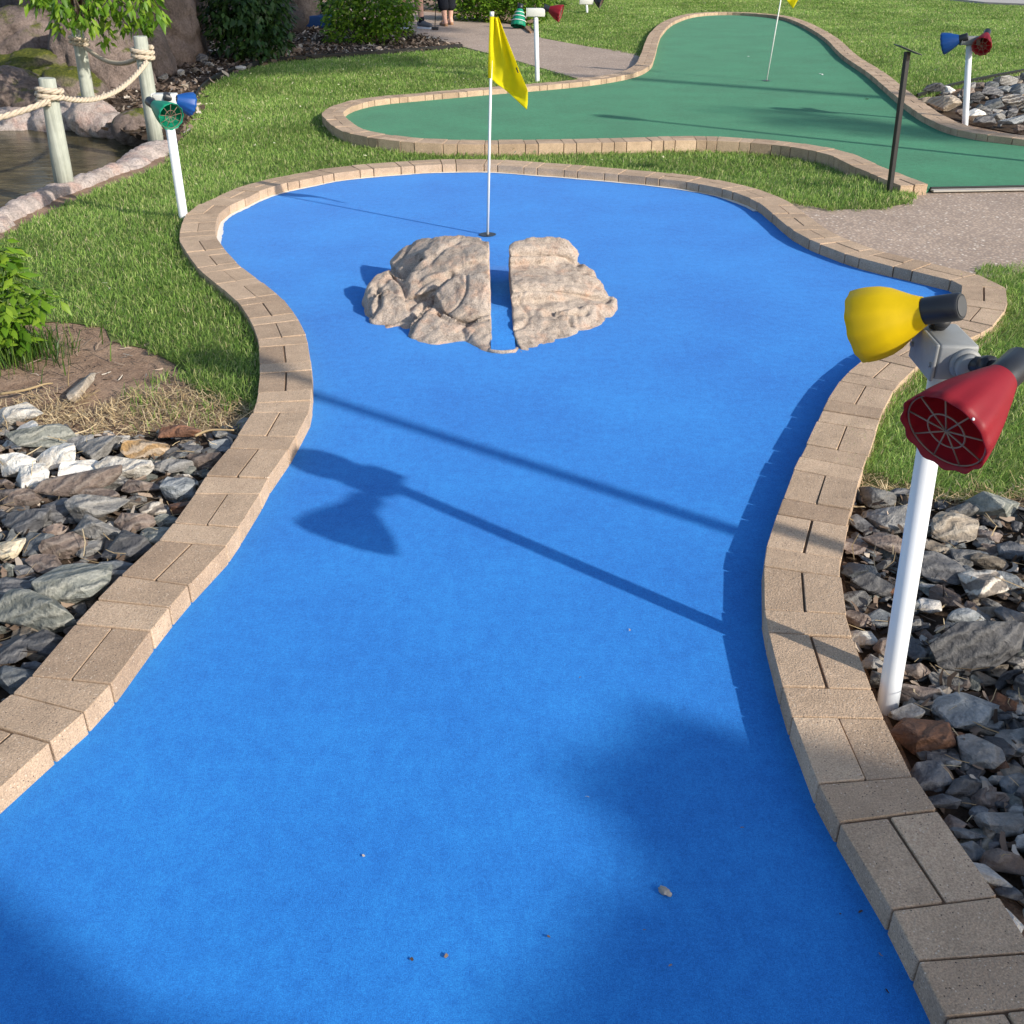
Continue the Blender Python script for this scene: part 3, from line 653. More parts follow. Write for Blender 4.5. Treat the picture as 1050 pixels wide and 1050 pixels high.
# ------------------------------------------------------------------ flags
def flagpole(base,top,label,flag_from,flag_to,outline,grp='flagpoles on the courses',mark=False,zc=0):
    base=Vector(base); top=Vector(top)
    root=empty('flagpole',base,label,'flag',grp)
    bm=bmesh.new(); tube(bm,[base,top],.0075,10); bmesh_obj('pole',bm,M['white_paint'],root,True)
    bm=bmesh.new(); tube(bm,[top-(top-base).normalized()*.01,top+(top-base).normalized()*.012],.011,10); bmesh_obj('pole_cap',bm,M['white_paint'],root,True)
    bm=bmesh.new(); g_=bmesh.ops.create_circle(bm,cap_ends=True,radius=.05,segments=24)['verts']; bmesh.ops.translate(bm,verts=g_,vec=base+Vector((0,0,.0045))); bmesh_obj('hole_cup',bm,M['black'],root)
    # cloth: rows run down the sleeve, columns towards the fly
    bm=bmesh.new(); nu,nv=26,22; grid=[]
    for i in range(nu):
        u=i/(nu-1); row=[]
        s=flag_from.lerp(flag_to,u)
        for j in range(nv):
            v=j/(nv-1)
            e=outline(u); m_=outline(u,True)
            p=(s*(1-v)**2+m_*2*v*(1-v)+e*v*v)
            p=p+Vector((0,1,0))*(.045*math.sin(v*9+u*2.2)*v*(1.1-.3*v)+.02*math.sin(u*8+v*3)*v)
            row.append(bm.verts.new(p))
        grid.append(row)
    for i in range(nu-1):
        for j in range(nv-1): bm.faces.new((grid[i][j],grid[i+1][j],grid[i+1][j+1],grid[i][j+1]))
    fl=bmesh_obj('flag_cloth',bm,M['flag'],root,True)
    md=fl.modifiers.new('thick','SOLIDIFY'); md.thickness=.0015
    bm=bmesh.new(); tube(bm,[flag_from,flag_to],.0115,10); bmesh_obj('flag_sleeve',bm,M['flag'],root,True)
    return root
fb=at(500,241,0); fb.z=0; Yf=fb.y
F_=lambda x,y,dy=0: aty(x,y,Yf+dy)
pts_fly=[F_(511,18),F_(519,38,-.02),F_(527,58,-.04),F_(533,74,-.03),F_(541,92,.0),F_(541,104,.02),F_(540,111,.03)]
pts_mid=[F_(509,18),F_(511,36,.02),F_(514,52,.03),F_(517,64,.03),F_(515,76,.03),F_(511,86,.04),F_(509,85,.04)]
def outl(u,m=False):
    L=pts_mid if m else pts_fly; x=u*(len(L)-1); i=min(int(x),len(L)-2); return L[i].lerp(L[i+1],x-i)
ftop=F_(504.5,14.5)
fr=flagpole(fb,ftop,'yellow flag on a slim white pole standing behind the rock on the blue carpet',F_(504.3,17),F_(502.2,80),outl)
bm=bmesh.new(); c=F_(530.3,72,-.035); box(bm,c,(.006,.003,.03),(Vector((.9,0,.4)).normalized(),Vector((0,1,0)),Vector((-.35,0,.9)).normalized()),.001)
bmesh_obj('number_mark',bm,M['black'],fr)
f2=at(786,83,GZ); Y2=f2.y; s2=Y2/Yf
t2=aty(802,-8,Y2); t2=f2+(t2-f2).normalized()*1.34
fd=(t2-f2).normalized()
def outl2(u,m=False):
    b=t2-fd*(.02+.36*u); e=[Vector((.10,0,-.06)),Vector((.2,-.03,-.22)),Vector((.13,0,-.18))]
    x=u*2; i=min(int(x),1); q=e[i].lerp(e[i+1],x-i); return b+q*(.5 if m else 1)
flagpole(f2,t2,'yellow flag on a white pole standing in the green carpet at the back',t2-fd*.02,t2-fd*.38,outl2)

# ------------------------------------------------------------------ floodlights
def shade_mesh(bm,neck,axis,L,Rr,rn,lobes=12,amp=.05,full=False):
    a,b,d=frame_from(axis); n=lobes*6; rings=[]
    q_=lambda t,k:rn+(Rr-rn)*k
    prof=[(0,rn),(.05,q_(0,.06)),(.15,q_(0,.20)),(.3,q_(0,.46 if full else .38)),(.45,q_(0,.72 if full else .57)),(.6,q_(0,.89 if full else .73)),(.75,q_(0,.97 if full else .86)),(.88,q_(0,1.0 if full else .95)),(1.0,q_(0,.99 if full else 1.0))]
    for th,flip in((0,False),(.0026,True)):
        rr_=[]
        for t,r in prof:
            ring=[]
            for k in range(n):
                ph=2*math.pi*k/n; s=math.cos(lobes*ph); q=max(0,(t-.25)/.75)
                rad=(r-th)*(1+amp*.55*q*s); ax=t*L-amp*.10*L*q**3*(1-s)*1.4
                ring.append(bm.verts.new(Vector(neck)+d*ax+(a*math.cos(ph)+b*math.sin(ph))*rad))
            rr_.append(ring)
        rings.append(rr_)
    for rr_,flip in((rings[0],False),(rings[1],True)):
        for r0,r1 in zip(rr_,rr_[1:]):
            for k in range(n):
                f=(r0[k],r0[(k+1)%n],r1[(k+1)%n],r1[k]); bm.faces.new(f[::-1] if flip else f)
    for k in range(n): bm.faces.new((rings[0][-1][k],rings[0][-1][(k+1)%n],rings[1][-1][(k+1)%n],rings[1][-1][k]))
def grille_mesh(bm,c,axis,Rr,w=.0017):
    a,b,d=frame_from(axis); c=Vector(c)
    for rad in(Rr*.96,Rr*.46):
        tube(bm,[c+(a*math.cos(t)+b*math.sin(t))*rad for t in np.linspace(0,2*math.pi,37)],w,6,False)
    for k in range(9):
        t=2*math.pi*k/9+.2; tube(bm,[c,c+(a*math.cos(t)+b*math.sin(t))*Rr*.97],w,6)
def head(root,joint,sock,neck,rim,Rr,pm,grille=True,full=False,name='floodlight'):
    sock,neck,rim=Vector(sock),Vector(neck),Vector(rim); ax=(neck-sock).normalized(); ax2=(rim-neck).normalized()
    rn=Rr*.36
    bm=bmesh.new(); a_=sock
    tube(bm,[a_,a_+ax*.004,neck-ax*.006,neck+ax2*.004],[rn*.9,rn,rn,rn*.98],20); 
    h=bmesh_obj(name,bm,M['black'],root,True)
    md=h.modifiers.new('b','EDGE_SPLIT'); md.split_angle=R(40)
    bm=bmesh.new(); tube(bm,[sock-ax*.0015,sock+ax*.003],[rn*.74,rn*.76],18); bmesh_obj('end_disc',bm,M['dark_grey'],h)
    bm=bmesh.new(); shade_mesh(bm,neck,ax2,(rim-neck).length,Rr,rn*1.06,amp=.028 if full else .05,full=full); bmesh_obj('lamp_shade',bm,pm,h,True)
    if grille:
        bm=bmesh.new(); grille_mesh(bm,rim-ax2*.012,ax2,Rr*.95,.0017*Rr/.08); bmesh_obj('grille',bm,M['wire'],h,True)
    if joint is not None:
        j=Vector(joint); e=sock.lerp(neck,.35); bm=bmesh.new()
        tube(bm,[j,j.lerp(e,.45)],[.017,.015],14); tube(bm,[j.lerp(e,.4),j.lerp(e,.55)],[.019,.019],14); tube(bm,[j.lerp(e,.5),e],[.011,.011],12)
        bmesh_obj('knuckle',bm,M['black'],h,True)
    return h
def lamp_post(base,top,label,heads,boxc,boxs,boxax=None,grp='coloured floodlights on white posts',metal='grey_metal',rad=.024,screws=True):
    base,top=Vector(base),Vector(top)
    root=empty('floodlight_post',base,label,'floodlight',grp)
    bm=bmesh.new(); tube(bm,[base-Vector((0,0,.05)),base,top],rad,24); bmesh_obj('pole',bm,M['white_pvc'],root,True)
    ax=boxax or (Vector((1,0,0)),Vector((0,1,0)),Vector((0,0,1)))
    bm=bmesh.new(); box(bm,boxc,boxs,ax,.007); jb=bmesh_obj('junction_box',bm,M[metal],root,True)
    md=jb.modifiers.new('b','EDGE_SPLIT'); md.split_angle=R(50)
    # cover plate on the left long side, a little proud, with screws and the pipe collar
    cpos=Vector(boxc)-ax[0]*(boxs[0]/2+.0045)
    bm=bmesh.new(); box(bm,cpos,(.008,boxs[1]*1.04,boxs[2]*1.05),ax,.003); bmesh_obj('cover_plate',bm,M[metal],jb)
    if screws:
        for s in(-1,1):
            bm=bmesh.new(); p=cpos-ax[0]*.003+ax[1]*s*boxs[1]*.43-ax[2]*boxs[2]*.1; tube(bm,[p,p-ax[0]*.005],.0055,12); bmesh_obj('screw',bm,M['grey_metal'],jb)
    bm=bmesh.new(); e=Vector(boxc)-ax[2]*boxs[2]*.45; tube(bm,[e-ax[2]*.03,e],[rad*.85,rad*.95],20); bmesh_obj('collar',bm,M[metal],jb,True)
    for hd in heads: head(root,*hd)
    return root
# near right
bt=at(964,396,.775)
c4=[at(965,355,.84),at(1007,356,.84),at(940,330,.84),at(983,330,.84)]
bc=(c4[0]+c4[1]+c4[2]+c4[3])/4-Vector((0,0,.037)); bl=((c4[2]+c4[3])-(c4[0]+c4[1]))/2; ay=bl.normalized(); axx=(c4[1]-c4[0]); axx=(axx-ay*axx.dot(ay)).normalized(); azz=axx.cross(ay)
bs=((c4[1]-c4[0]).length,bl.length*.93,.074)
hub=bc-ay*bs[1]*.5+axx*.016
hub2=bc+ay*bs[1]*.32+azz*.03-axx*.012
lp=lamp_post(at(910,724,-.02),bc-azz*.045,'white floodlight post with yellow and red shades rising from rocks in the right foreground',
  [(hub2,atd(986,314,2.02),atd(948,319,2.075),atd(882,335,2.165),.078,M['yellow_pl'],False,True),
   (hub,atd(1047,370,1.93),atd(1026,389,1.895),atd(966,446,1.845),.086,M['red_pl'],True)],bc,bs,(axx,ay,azz))
from mathutils.bvhtree import BVHTree
for h in lp.children:
    for c in h.children:
        if c.name.startswith('lamp_shade') and c.data.materials[0]==M['red_pl']:
            off=Vector(lp.location); bt_=BVHTree.FromPolygons([v.co+off for v in c.data.vertices],[p.vertices[:] for p in c.data.polygons])
            hit,nrm,_,_=bt_.ray_cast(Vector((0,0,CH)),ray(997.5,430).normalized())
            if hit:
                bm=bmesh.new(); tube(bm,[hit-nrm*.002,hit+nrm*.002],[.0028,.002],10); bmesh_obj('rivet',bm,M['white_pvc'],h,True)
            break
bm=bmesh.new(); tube(bm,[hub+ay*.004,hub-ay*.012],[.032,.031],24); tube(bm,[hub-ay*.012,hub-ay*.03],[.026,.024],24); bmesh_obj('hub',bm,M['grey_metal'],lp,True)
def back_lamp(bx,by,topy,label,heads,metal='grey_metal',z0=0,bw=.15,lean=0,bh=.065,topx=None):
    b=at(bx,by,z0); Y=b.y
    t=aty(topx if topx is not None else bx,topy,Y)
    ctr=t+Vector((0,0,bh/2)); hs=[]
    for side,nk,rm,Rr,pm in heads:
        n_=aty(*nk[:2],Y+nk[2]); r_=aty(*rm[:2],Y+rm[2]); ax=(n_-r_).normalized()
        hs.append((ctr+Vector((side*bw*.5,-.01,0)),n_+ax*.07,n_,r_,Rr,pm,True))
    return lamp_post(b,t,label,hs,ctr,(bw,.075,bh),None,metal=metal,screws=False,rad=.027)
back_lamp(189,228,108,'white floodlight post with green and blue shades on the lawn by the pond',
  [(-1,(159,108,-.10),(176,120,-.22),.075,M['green_pl']),(1,(180,102,.0),(196.5,107,.06),.066,M['blue_pl'])],'pale_metal',topx=171,bw=.13)
back_lamp(551,82,17,'white floodlight post with one red shade by the path behind the green carpet',
  [(1,(563.5,9.5,-.02),(575.5,14,-.05),.095,M['red_pl'])],'pale_metal',topx=549.5,bw=.21,bh=.09)
back_lamp(989.5,128,46,'white floodlight post with blue and red shades in the far right rocks',
  [(-1,(984,40,0),(966.5,45,.07),.092,M['blue_pl']),(1,(1011,36.5,.0),(1006.5,48,-.14),.083,M['red_pl'])],'grey_metal',topx=994,bw=.16,bh=.07)
back_lamp(602,13,4.5,'short pale floodlight post at the top edge of the far lawn',
  [(1,(610,-1,0),(617,3,-.05),.12,M['black'])],'pale_metal',topx=601.5,bw=.3,bh=.13)
# green floodlight lying by the path edge
p=at(531,29,0); sp=aty(533.5,27,p.y); up=aty(532,12,p.y)
root=empty('floodlight',p,'teal floodlight with striped cover standing low at the path edge by the hedge','floodlight','coloured floodlights on white posts')
ctr=aty(532,22,p.y); 
bm=bmesh.new(); shade_mesh(bm,ctr+Vector((.02,.02,.2)),(-.12,-.35,-1),.30,.14,.06,10,.05); bmesh_obj('lamp_shade',bm,M['green_pl'],root,True)
bm=bmesh.new()
for z_,rd in((.19,.085),(.12,.118),(.04,.138)):
    c=ctr+Vector((.02,.02,.2))+Vector((-.12,-.35,-1)).normalized()*(.2-z_+.05); a_,b_,_=frame_from((-.12,-.35,-1)); tube(bm,[c+(a_*math.cos(t)+b_*math.sin(t))*rd for t in np.linspace(0,2*math.pi,25)],.007,6,False)
bmesh_obj('cover_band',bm,M['white_pvc'],root,True)
bm=bmesh.new(); tube(bm,[ctr+Vector((.02,.02,.19)),ctr+Vector((.035,.05,.29))],[.055,.05],14); bmesh_obj('socket',bm,M['black'],root,True)
bm=bmesh.new(); q=at(537,29,0); tube(bm,[q+Vector((0,0,-.05)),ctr+Vector((.06,.04,.05))],.025,10); tube(bm,[q+Vector((0,0,.02)),at(544,33,.02)],.02,8); bmesh_obj('stake',bm,M['tan_leather'],root,True)

# black sign post
b=at(911,203,-.02); t=aty(930.5,53,b.y)
root=empty('sign_post',b,'thin black steel post with a small tilted top plate by the green border','sign post')
d=(t-b).normalized(); a_,b2,_=frame_from(d)
bm=bmesh.new(); box(bm,(b+t)/2,(.032,.032,(t-b).length),(Vector((.95,.3,0)).normalized(),Vector((-.3,.95,0)).normalized(),d),.004); bmesh_obj('post',bm,M['black_metal'],root)
bm=bmesh.new(); pl=t+Vector((.0,0,.012)); vd=(pl-Vector((0,0,CH))).normalized(); uz=Vector((.36,0,1)); uz=(uz-vd*(uz.dot(vd)-.05)).normalized(); ux=Vector((1,0,0)); ux=(ux-uz*ux.dot(uz)).normalized()
box(bm,pl,(.155,.13,.006),(ux,uz.cross(ux),uz),.002); bmesh_obj('top_plate',bm,M['black_metal'],root)

# two slim lamp posts outside the picture on the right; their shadows cross the carpets
for (x,y,h_,lb) in((2.75,1.12,2.25,'tall slim dark pole standing right of the right rock bed'),(5.35,7.25,2.5,'tall slim dark pole standing right of the far rock bed')):
    root=empty('lamp_pole',(x,y,0),lb,'lamp pole','tall slim poles at the right')
    bm=bmesh.new(); tube(bm,[(x,y,-.05),(x,y,.12),(x,y,.14),(x,y,h_)],[.06,.06,.034,.03],16); bmesh_obj('pole',bm,M['black_metal'],root,True)
    bm=bmesh.new(); tube(bm,[(x,y,h_),(x,y,h_+.05),(x,y,h_+.2),(x,y,h_+.24)],[.05,.08,.09,.02],16); bmesh_obj('lantern',bm,M['black_metal'],root,True)

# ------------------------------------------------------------------ stones
def stone_mesh(a,b,c,rr,sub=True,round_=0):
    bm=bmesh.new()
    pts=[]
    for _ in range(rr.randint(13,20)):
        v=Vector((rr.gauss(0,1),rr.gauss(0,1),rr.gauss(0,1))).normalized()
        p=1.0/max(abs(v.x)**2.6+abs(v.y)**2.6+abs(v.z)**2.6,1e-6)**(1/2.6)
        v=v*p*rr.uniform(.8,1.0); pts.append(Vector((v.x*a,v.y*b,v.z*c)))
    for p in pts: bm.verts.new(p)
    r=bmesh.ops.convex_hull(bm,input=bm.verts)
    bmesh.ops.delete(bm,geom=list({g_ for g_ in r['geom_interior']+r['geom_unused'] if isinstance(g_,bmesh.types.BMVert)}),context='VERTS')
    bmesh.ops.dissolve_limit(bm,angle_limit=R(14),verts=bm.verts,edges=bm.edges)
    m=min(a,b,c)
    bmesh.ops.bevel(bm,geom=list(bm.edges),offset=m*(.09+round_),segments=2 if round_ else 1,profile=.6,affect='EDGES',clamp_overlap=True)
    if sub:
        bmesh.ops.triangulate(bm,faces=[f for f in bm.faces if len(f.verts)>4]); bmesh.ops.subdivide_edges(bm,edges=bm.edges,cuts=1,use_grid_fill=True)
        off=Vector((rr.random()*50,rr.random()*50,rr.random()*50)); s_=1/max(a,b)
        for v in bm.verts:
            q=v.co*s_; layer=.5*noise.noise(Vector((q.x*.8,q.y*.8,q.z*9))+off)
            v.co+=v.co.normalized()*m*(.10*noise.noise(q*2.6+off)+.06*layer+.05*noise.noise(q*7+off))
    me=bpy.data.meshes.new('stone'); bmesh.ops.recalc_face_normals(bm,faces=bm.faces); bm.to_mesh(me); bm.free(); return me
NS=[0]
def stone(px,py,wpx,hpx,kind,label,group,rr,zb=-.02,hfac=.32,round_=0,yaw=None,cat='stone'):
    g_=at(px,py,.03); dep=(g_.y*math.cos(CP)-(g_.z-CH)*math.sin(CP)); m=dep/CF
    big=1.3 if kind in('white','cream') and wpx>18 else 1.2
    W=wpx*m*big; hpx*=big;
    if big>1.3: zb+=.018; hfac=.45
    ang=math.atan2(CH-.03,math.hypot(g_.x,g_.y)); hh=hpx*m
    H_=min(W*(hfac+.08),hh*.9); D=max(W*.45,min(W*1.15,(hh-H_*math.cos(ang))/max(.25,math.sin(ang))))
    me=stone_mesh(W*.53,D*.53,H_*.62,rr,True,round_)
    o=bpy.data.objects.new('stone',me); col.objects.link(o); me.materials.append(SM[kind])
    o.rotation_euler=(rr.uniform(-.22,.22),rr.uniform(-.22,.22),rr.uniform(-.35,.35) if yaw is None else yaw)
    o.location=(g_.x,g_.y,zb+H_*.55); NS[0]+=1
    return tag(o,label,cat,group)
rr=random.Random(21)
KC={'grey':'grey slate','dark':'dark slate','bluegrey':'blue grey slate','greengrey':'green grey slate','brown':'brown slate','rust':'rusty red brown','orange':'orange patched','tan':'tan','banded':'banded','pale':'pale grey','white':'white quartz','cream':'cream'}
LEFT=[(75,50,150,65,'white','white quartz stone at the top left corner of the left bed under the straw'),(60,118,135,100,'white','large white quartz stone leaning on the dark green slate at left'),
(60,215,135,90,'white','flat white quartz stone at the left picture edge below the two upper white ones'),(125,250,112,100,'white','upright white stone just right of the flat white one at the left edge'),
(205,195,140,85,'white','left one of the joined white stones in the middle of the left bed'),(288,230,125,85,'white','right one of the joined white stones touching the long white one'),
(422,228,160,72,'white','long white stone furthest right among the white stones of the left bed'),(25,488,84,90,'cream','cream yellow stone alone at the left picture edge among dark slates'),
(145,130,185,100,'greengrey','big dark green slate wedged between the white stones'),(265,128,95,70,'grey',0),(350,150,130,110,'grey',0),(400,125,80,60,'pale',0),
(500,160,135,95,'orange','rounded stone with bright orange patches near the straw'),(620,112,130,62,'rust','dark rusty red stone lying against the straw in the left bed'),
(840,65,75,62,'grey','light grey stone in the top corner of the left bed against the border'),(785,95,90,60,'grey',0),(770,140,85,60,'bluegrey',0),(700,190,130,65,'brown',0),(600,215,115,62,'grey',0),(585,165,70,60,'dark',0),(655,150,80,50,'dark',0),(730,150,70,50,'grey',0),
(250,285,275,98,'brown','long brown slate with pale spots lying below the white stones'),(60,325,145,62,'brown',0),(220,365,125,92,'dark',0),(90,405,155,105,'dark',0),(340,380,195,110,'grey',0),(350,440,165,85,'grey',0),
(440,495,155,125,'dark','rounded dark slate beside the left border with pale streaks'),(525,362,112,70,'banded','small pale banded stone among the slates of the left bed'),(620,300,150,85,'bluegrey',0),(640,258,90,40,'banded',0),(645,360,110,62,'rust',0),(490,285,120,62,'brown',0),(550,450,115,100,'greengrey',0),
(225,490,145,88,'brown',0),(120,480,115,85,'bluegrey',0),(70,562,85,58,'dark',0),(155,555,125,85,'brown',0),(255,640,225,170,'greengrey','largest steep green grey slate with slanting layers in the left bed'),(40,635,125,120,'dark',0),(145,610,95,55,'greengrey',0),(310,560,105,62,'brown',0),(405,560,115,52,'bluegrey',0),(390,600,150,55,'dark',0),(375,640,95,55,'greengrey',0),
(135,735,275,145,'greengrey','widest green grey slate lying near the bottom of the left bed'),(145,825,155,112,'dark',0),(30,845,125,140,'dark',0),(55,950,160,120,'bluegrey',0),(180,430,85,62,'brown',0),(305,490,85,62,'grey',0),(320,315,165,62,'brown',0),(470,415,140,62,'brown',0),(390,262,150,55,'grey',0),(580,395,90,50,'greengrey',0),(450,335,90,40,'tan',0)]
RIGHT=[(140,85,125,88,'grey','pale grey slate at the top of the right bed beside the border'),(215,72,95,60,'dark',0),(195,165,135,100,'grey',0),(170,260,145,92,'brown',0),(90,165,85,62,'dark',0),(58,250,85,90,'brown',0),(80,340,125,82,'bluegrey',0),(130,400,155,92,'dark',0),(445,135,112,62,'grey',0),
(415,200,155,122,'tan','tan brown flat stone right of the white post in the upper right bed'),(580,125,190,130,'greengrey','large layered grey stone at the upper right corner of the right bed'),(350,255,85,70,'tan',0),(465,285,92,72,'grey',0),(540,305,105,62,'tan',0),(640,275,105,82,'dark',0),(360,345,165,112,'dark',0),
(510,395,155,132,'banded','strongly striped dark stone in the middle of the right bed'),(615,385,122,82,'bluegrey',0),(390,430,95,82,'brown',0),(330,392,75,42,'pale',0),(330,460,85,72,'pale',0),(460,520,155,92,'bluegrey','smooth blue grey stone just above the big flat slab'),(545,485,105,42,'tan',0),(625,515,125,82,'dark',0),(635,585,125,92,'dark',0),
(480,650,345,200,'dark','biggest flat dark slab in the right bed beside the white post'),(280,620,115,100,'dark',0),(95,580,95,70,'white','small white streaked stone against the right border near the post'),(65,440,95,72,'grey',0),(75,505,105,72,'brown',0),(165,505,95,82,'bluegrey',0),(120,660,80,110,'pale',0),(270,700,115,62,'brown',0),(300,775,145,72,'brown',0),
(460,850,205,150,'bluegrey','chunky blue grey stone below the big flat slab'),(600,805,95,82,'rust',0),(260,845,115,82,'grey',0),(310,935,185,150,'rust','big rusty brown stone just right of the post foot'),(640,870,85,100,'dark',0),(510,985,135,142,'grey',0),(640,950,135,102,'grey',0),(595,1025,95,62,'rust',0),(370,1005,105,82,'dark',0),(250,310,80,60,'dark',0),(540,215,90,60,'brown',0),(560,600,110,60,'grey',0)]
LOW=[(840,165,95,92,'dark',0),(610,260,115,100,'dark',0),(720,295,125,65,'dark',0),(785,362,62,50,'bluegrey',0),(840,405,135,110,'grey',0),(655,335,95,62,'dark',0),(750,480,85,72,'bluegrey',0),(850,525,125,82,'brown',0),(800,565,150,72,'pale','long pale streaked stone beside the lower right border'),(870,610,85,62,'dark',0),(880,690,70,80,'white','white stone at the bottom right beside the border'),(885,345,65,62,'grey',0),(700,395,62,110,'brown',0),(880,250,70,70,'tan',0),(560,110,60,60,'dark',0),(640,130,100,70,'brown',0)]
placed=[]
def run(L,s,ox,oy,where):
    for e in L:
        x,y,w_,h_,k,lb=e; px,py=x*s+ox,y*s+oy
        lab=lb or f"{KC[k]} stone in the rock bed {where}"
        stone(px,py,w_*s*1.08,h_*s*1.05,k,lab,None if lb else f"{KC[k]} stones {where}",rr,round_=.2 if k in('white','cream') else 0)
        placed.append((px,py,w_*s,h_*s))
run(LEFT,.2951,0,410,'left of the blue carpet'); run(RIGHT,.2857,860,480,'right of the blue carpet'); run(LOW,.3333,750,700,'right of the blue carpet')
def fillers(poly_px,n,smin,smax,where,kinds,zb,hf=.5,mind=.42):
    xs=[p[0] for p in poly_px]; ys=[p[1] for p in poly_px]; c=0; tries=0
    pp=np.array(poly_px)
    while c<n and tries<20000:
        tries+=1; px,py=rr.uniform(min(xs),max(xs)),rr.uniform(min(ys),max(ys))
        if not pip(np.array([[px,py]]),pp)[0]: continue
        w_=rr.uniform(smin,smax)*(.55+.45*(py/700)); h_=w_*rr.uniform(.5,.75)
        if any(((px-a)/(c_*mind+w_*.3))**2+((py-b)/(d_*mind+h_*.3))**2<1 for a,b,c_,d_ in placed): continue
        k=rr.choice(kinds); placed.append((px,py,w_,h_)); c+=1
        stone(px,py,w_,h_,k,f"{'small ' if smax<30 else ''}{KC[k]} stone in the rock bed {where}",f"{'small ' if smax<30 else ''}{KC[k]} stones {where}",rr,zb,hf)
KK=['grey','dark','dark','bluegrey','brown','greengrey','brown','tan']
LB=[(-90,440),(-60,420),(0,425),(60,440),(215,440),(255,432),(262,436),(238,470),(205,525),(140,585),(60,662),(-90,800)]
RB=[(868,500),(905,505),(950,512),(1000,520),(1090,512),(1150,800),(1120,980),(1040,910),(985,850),(940,785),(880,655),(868,590)]
fillers([(-90,430),(-5,425),(-2,720),(-90,800)],9,40,70,'left of the blue carpet',KK,-.02)
fillers([(1052,500),(1110,500),(1130,800),(1110,960),(1052,930)],9,45,80,'right of the blue carpet',KK,-.02)
fillers(LB,46,14,30,'left of the blue carpet',KK+['pale'],-.022)
fillers(RB,52,16,34,'right of the blue carpet',KK+['pale','rust'],-.022)
FR=[(944,105),(985,91),(1050,79),(1120,66),(1130,150),(1050,136),(1000,126),(962,115)]
placed.clear()
for (px,py,w_,h_,k,lb) in [(968,110,30,18,'tan','large cream tan stone left of the white post in the far right rocks'),(998,120,20,14,'white','white stone at the foot of the far right floodlight post'),(972,93,13,9,'white','small white stone at the back left of the far right rocks'),(958,94,20,10,'dark',0),(1040,108,30,12,'banded',0),(1020,110,22,11,'bluegrey',0),(1030,86,28,10,'grey',0),(1015,98,24,10,'dark',0),(1045,95,22,11,'bluegrey',0),(1010,128,24,12,'dark',0),(1035,126,26,12,'bluegrey',0),(1022,121,16,10,'grey',0)]:
    stone(px,py,w_,h_,k,lb or f"{KC[k]} stone in the far right rock bed",None if lb else f"{KC[k]} stones far right",rr,.0); placed.append((px,py,w_,h_))
fillers(FR,52,15,30,'far right behind the green carpet',KK,.0)
placed.clear()
for (px,py,w_,h_,k,lb) in [(228,53,9,9,'white','pale upright stone under the dark shrub by the mulch edge'),(189,59,13,7,'pale','pale flat stone left of the dark shrub in the mulch'),(201,55,12,7,'grey','grey stone beside the pale flat one under the dark shrub'),(207,62,12,8,'dark',0),(247,69,10,4,'pale',0),(305,52,11,6,'brown',0),(168,80,10,7,'grey',0),(155,95,10,6,'grey',0),(185,75,9,6,'pale',0),(200,72,9,5,'tan',0),(215,66,9,5,'pale',0),(175,68,9,6,'grey',0),(148,110,10,7,'brown',0),(190,88,8,5,'tan',0)]:
    stone(px,py,w_,h_,k,lb or f"small {KC[k]} stone in the mulch bed",None if lb else f"small {KC[k]} stones in mulch",rr,-.01,.6)
# chips and litter between the stones
for poly,lb in((LB,'small slate chips and litter under the left stones'),(RB,'small slate chips and dry litter under the right stones')):
    W_=P2(poly,0); P=ground_scatter(W_,lambda d:900,wiggle=.02)
    tag(fill('bed_soil',W_,-.026,[M['mulchsoil']]),'dark soil under the stones '+('left' if poly is LB else 'right')+' of the blue carpet','soil',kind='structure')
    strips('chips',P,-.024,.012,.045,.012,M['chips'],lb,'chips',.5,.035)
    P=ground_scatter(W_,lambda d:160,wiggle=.02); strips('dry_grass',P,-.01,.03,.09,.0026,M['straw'],'loose straw stems caught among the '+('left' if poly is LB else 'right')+' stones','dry grass',.3,.05)
tag(fill('bed_soil',P2(FR,0),-.02,[M['mulchsoil']]),'dark soil under the far right stones','soil',kind='structure')

def gravel(poly_px,n,s0,s1,label,zb=-.02):
    poly=np.array([[p.x,p.y] for p in P2(poly_px,0)]); lo,hi=poly.min(0),poly.max(0); bm=bmesh.new(); c=0
    mats=['grey','dark','brown','bluegrey','greengrey','tan','pale']; me_all=bpy.data.meshes.new('gravel')
    while c<n:
        p=np.array([[rr.uniform(lo[0],hi[0]),rr.uniform(lo[1],hi[1])]])
        if not pip(p,poly)[0]: continue
        a=rr.uniform(s0,s1); m_=stone_mesh(a,a*rr.uniform(.5,.8),a*rr.uniform(.3,.5),rr,False)
        m_.transform(Matrix.Translation((p[0,0],p[0,1],zb+rr.uniform(.0,.02)))@Matrix.Rotation(rr.uniform(0,6.3),4,'Z')@Matrix.Rotation(rr.gauss(0,.35),4,'X'))
        k0=len(bm.faces); bm.from_mesh(m_); bm.faces.ensure_lookup_table(); k=rr.choice([0,0,1,1,2,2,3,4,5,6])
        for f in bm.faces[k0:]: f.material_index=k
        bpy.data.meshes.remove(m_); c+=1
    tag(bmesh_obj('gravel',bm,[SM[k] for k in mats]),label,'gravel',kind='stuff')
gravel(LB,420,.018,.05,'small broken slate filling the gaps of the left rock bed')
gravel(RB,420,.015,.045,'small broken slate filling the gaps of the right rock bed')
gravel(FR,220,.03,.08,'small broken slate filling the gaps of the far right rock bed',0)
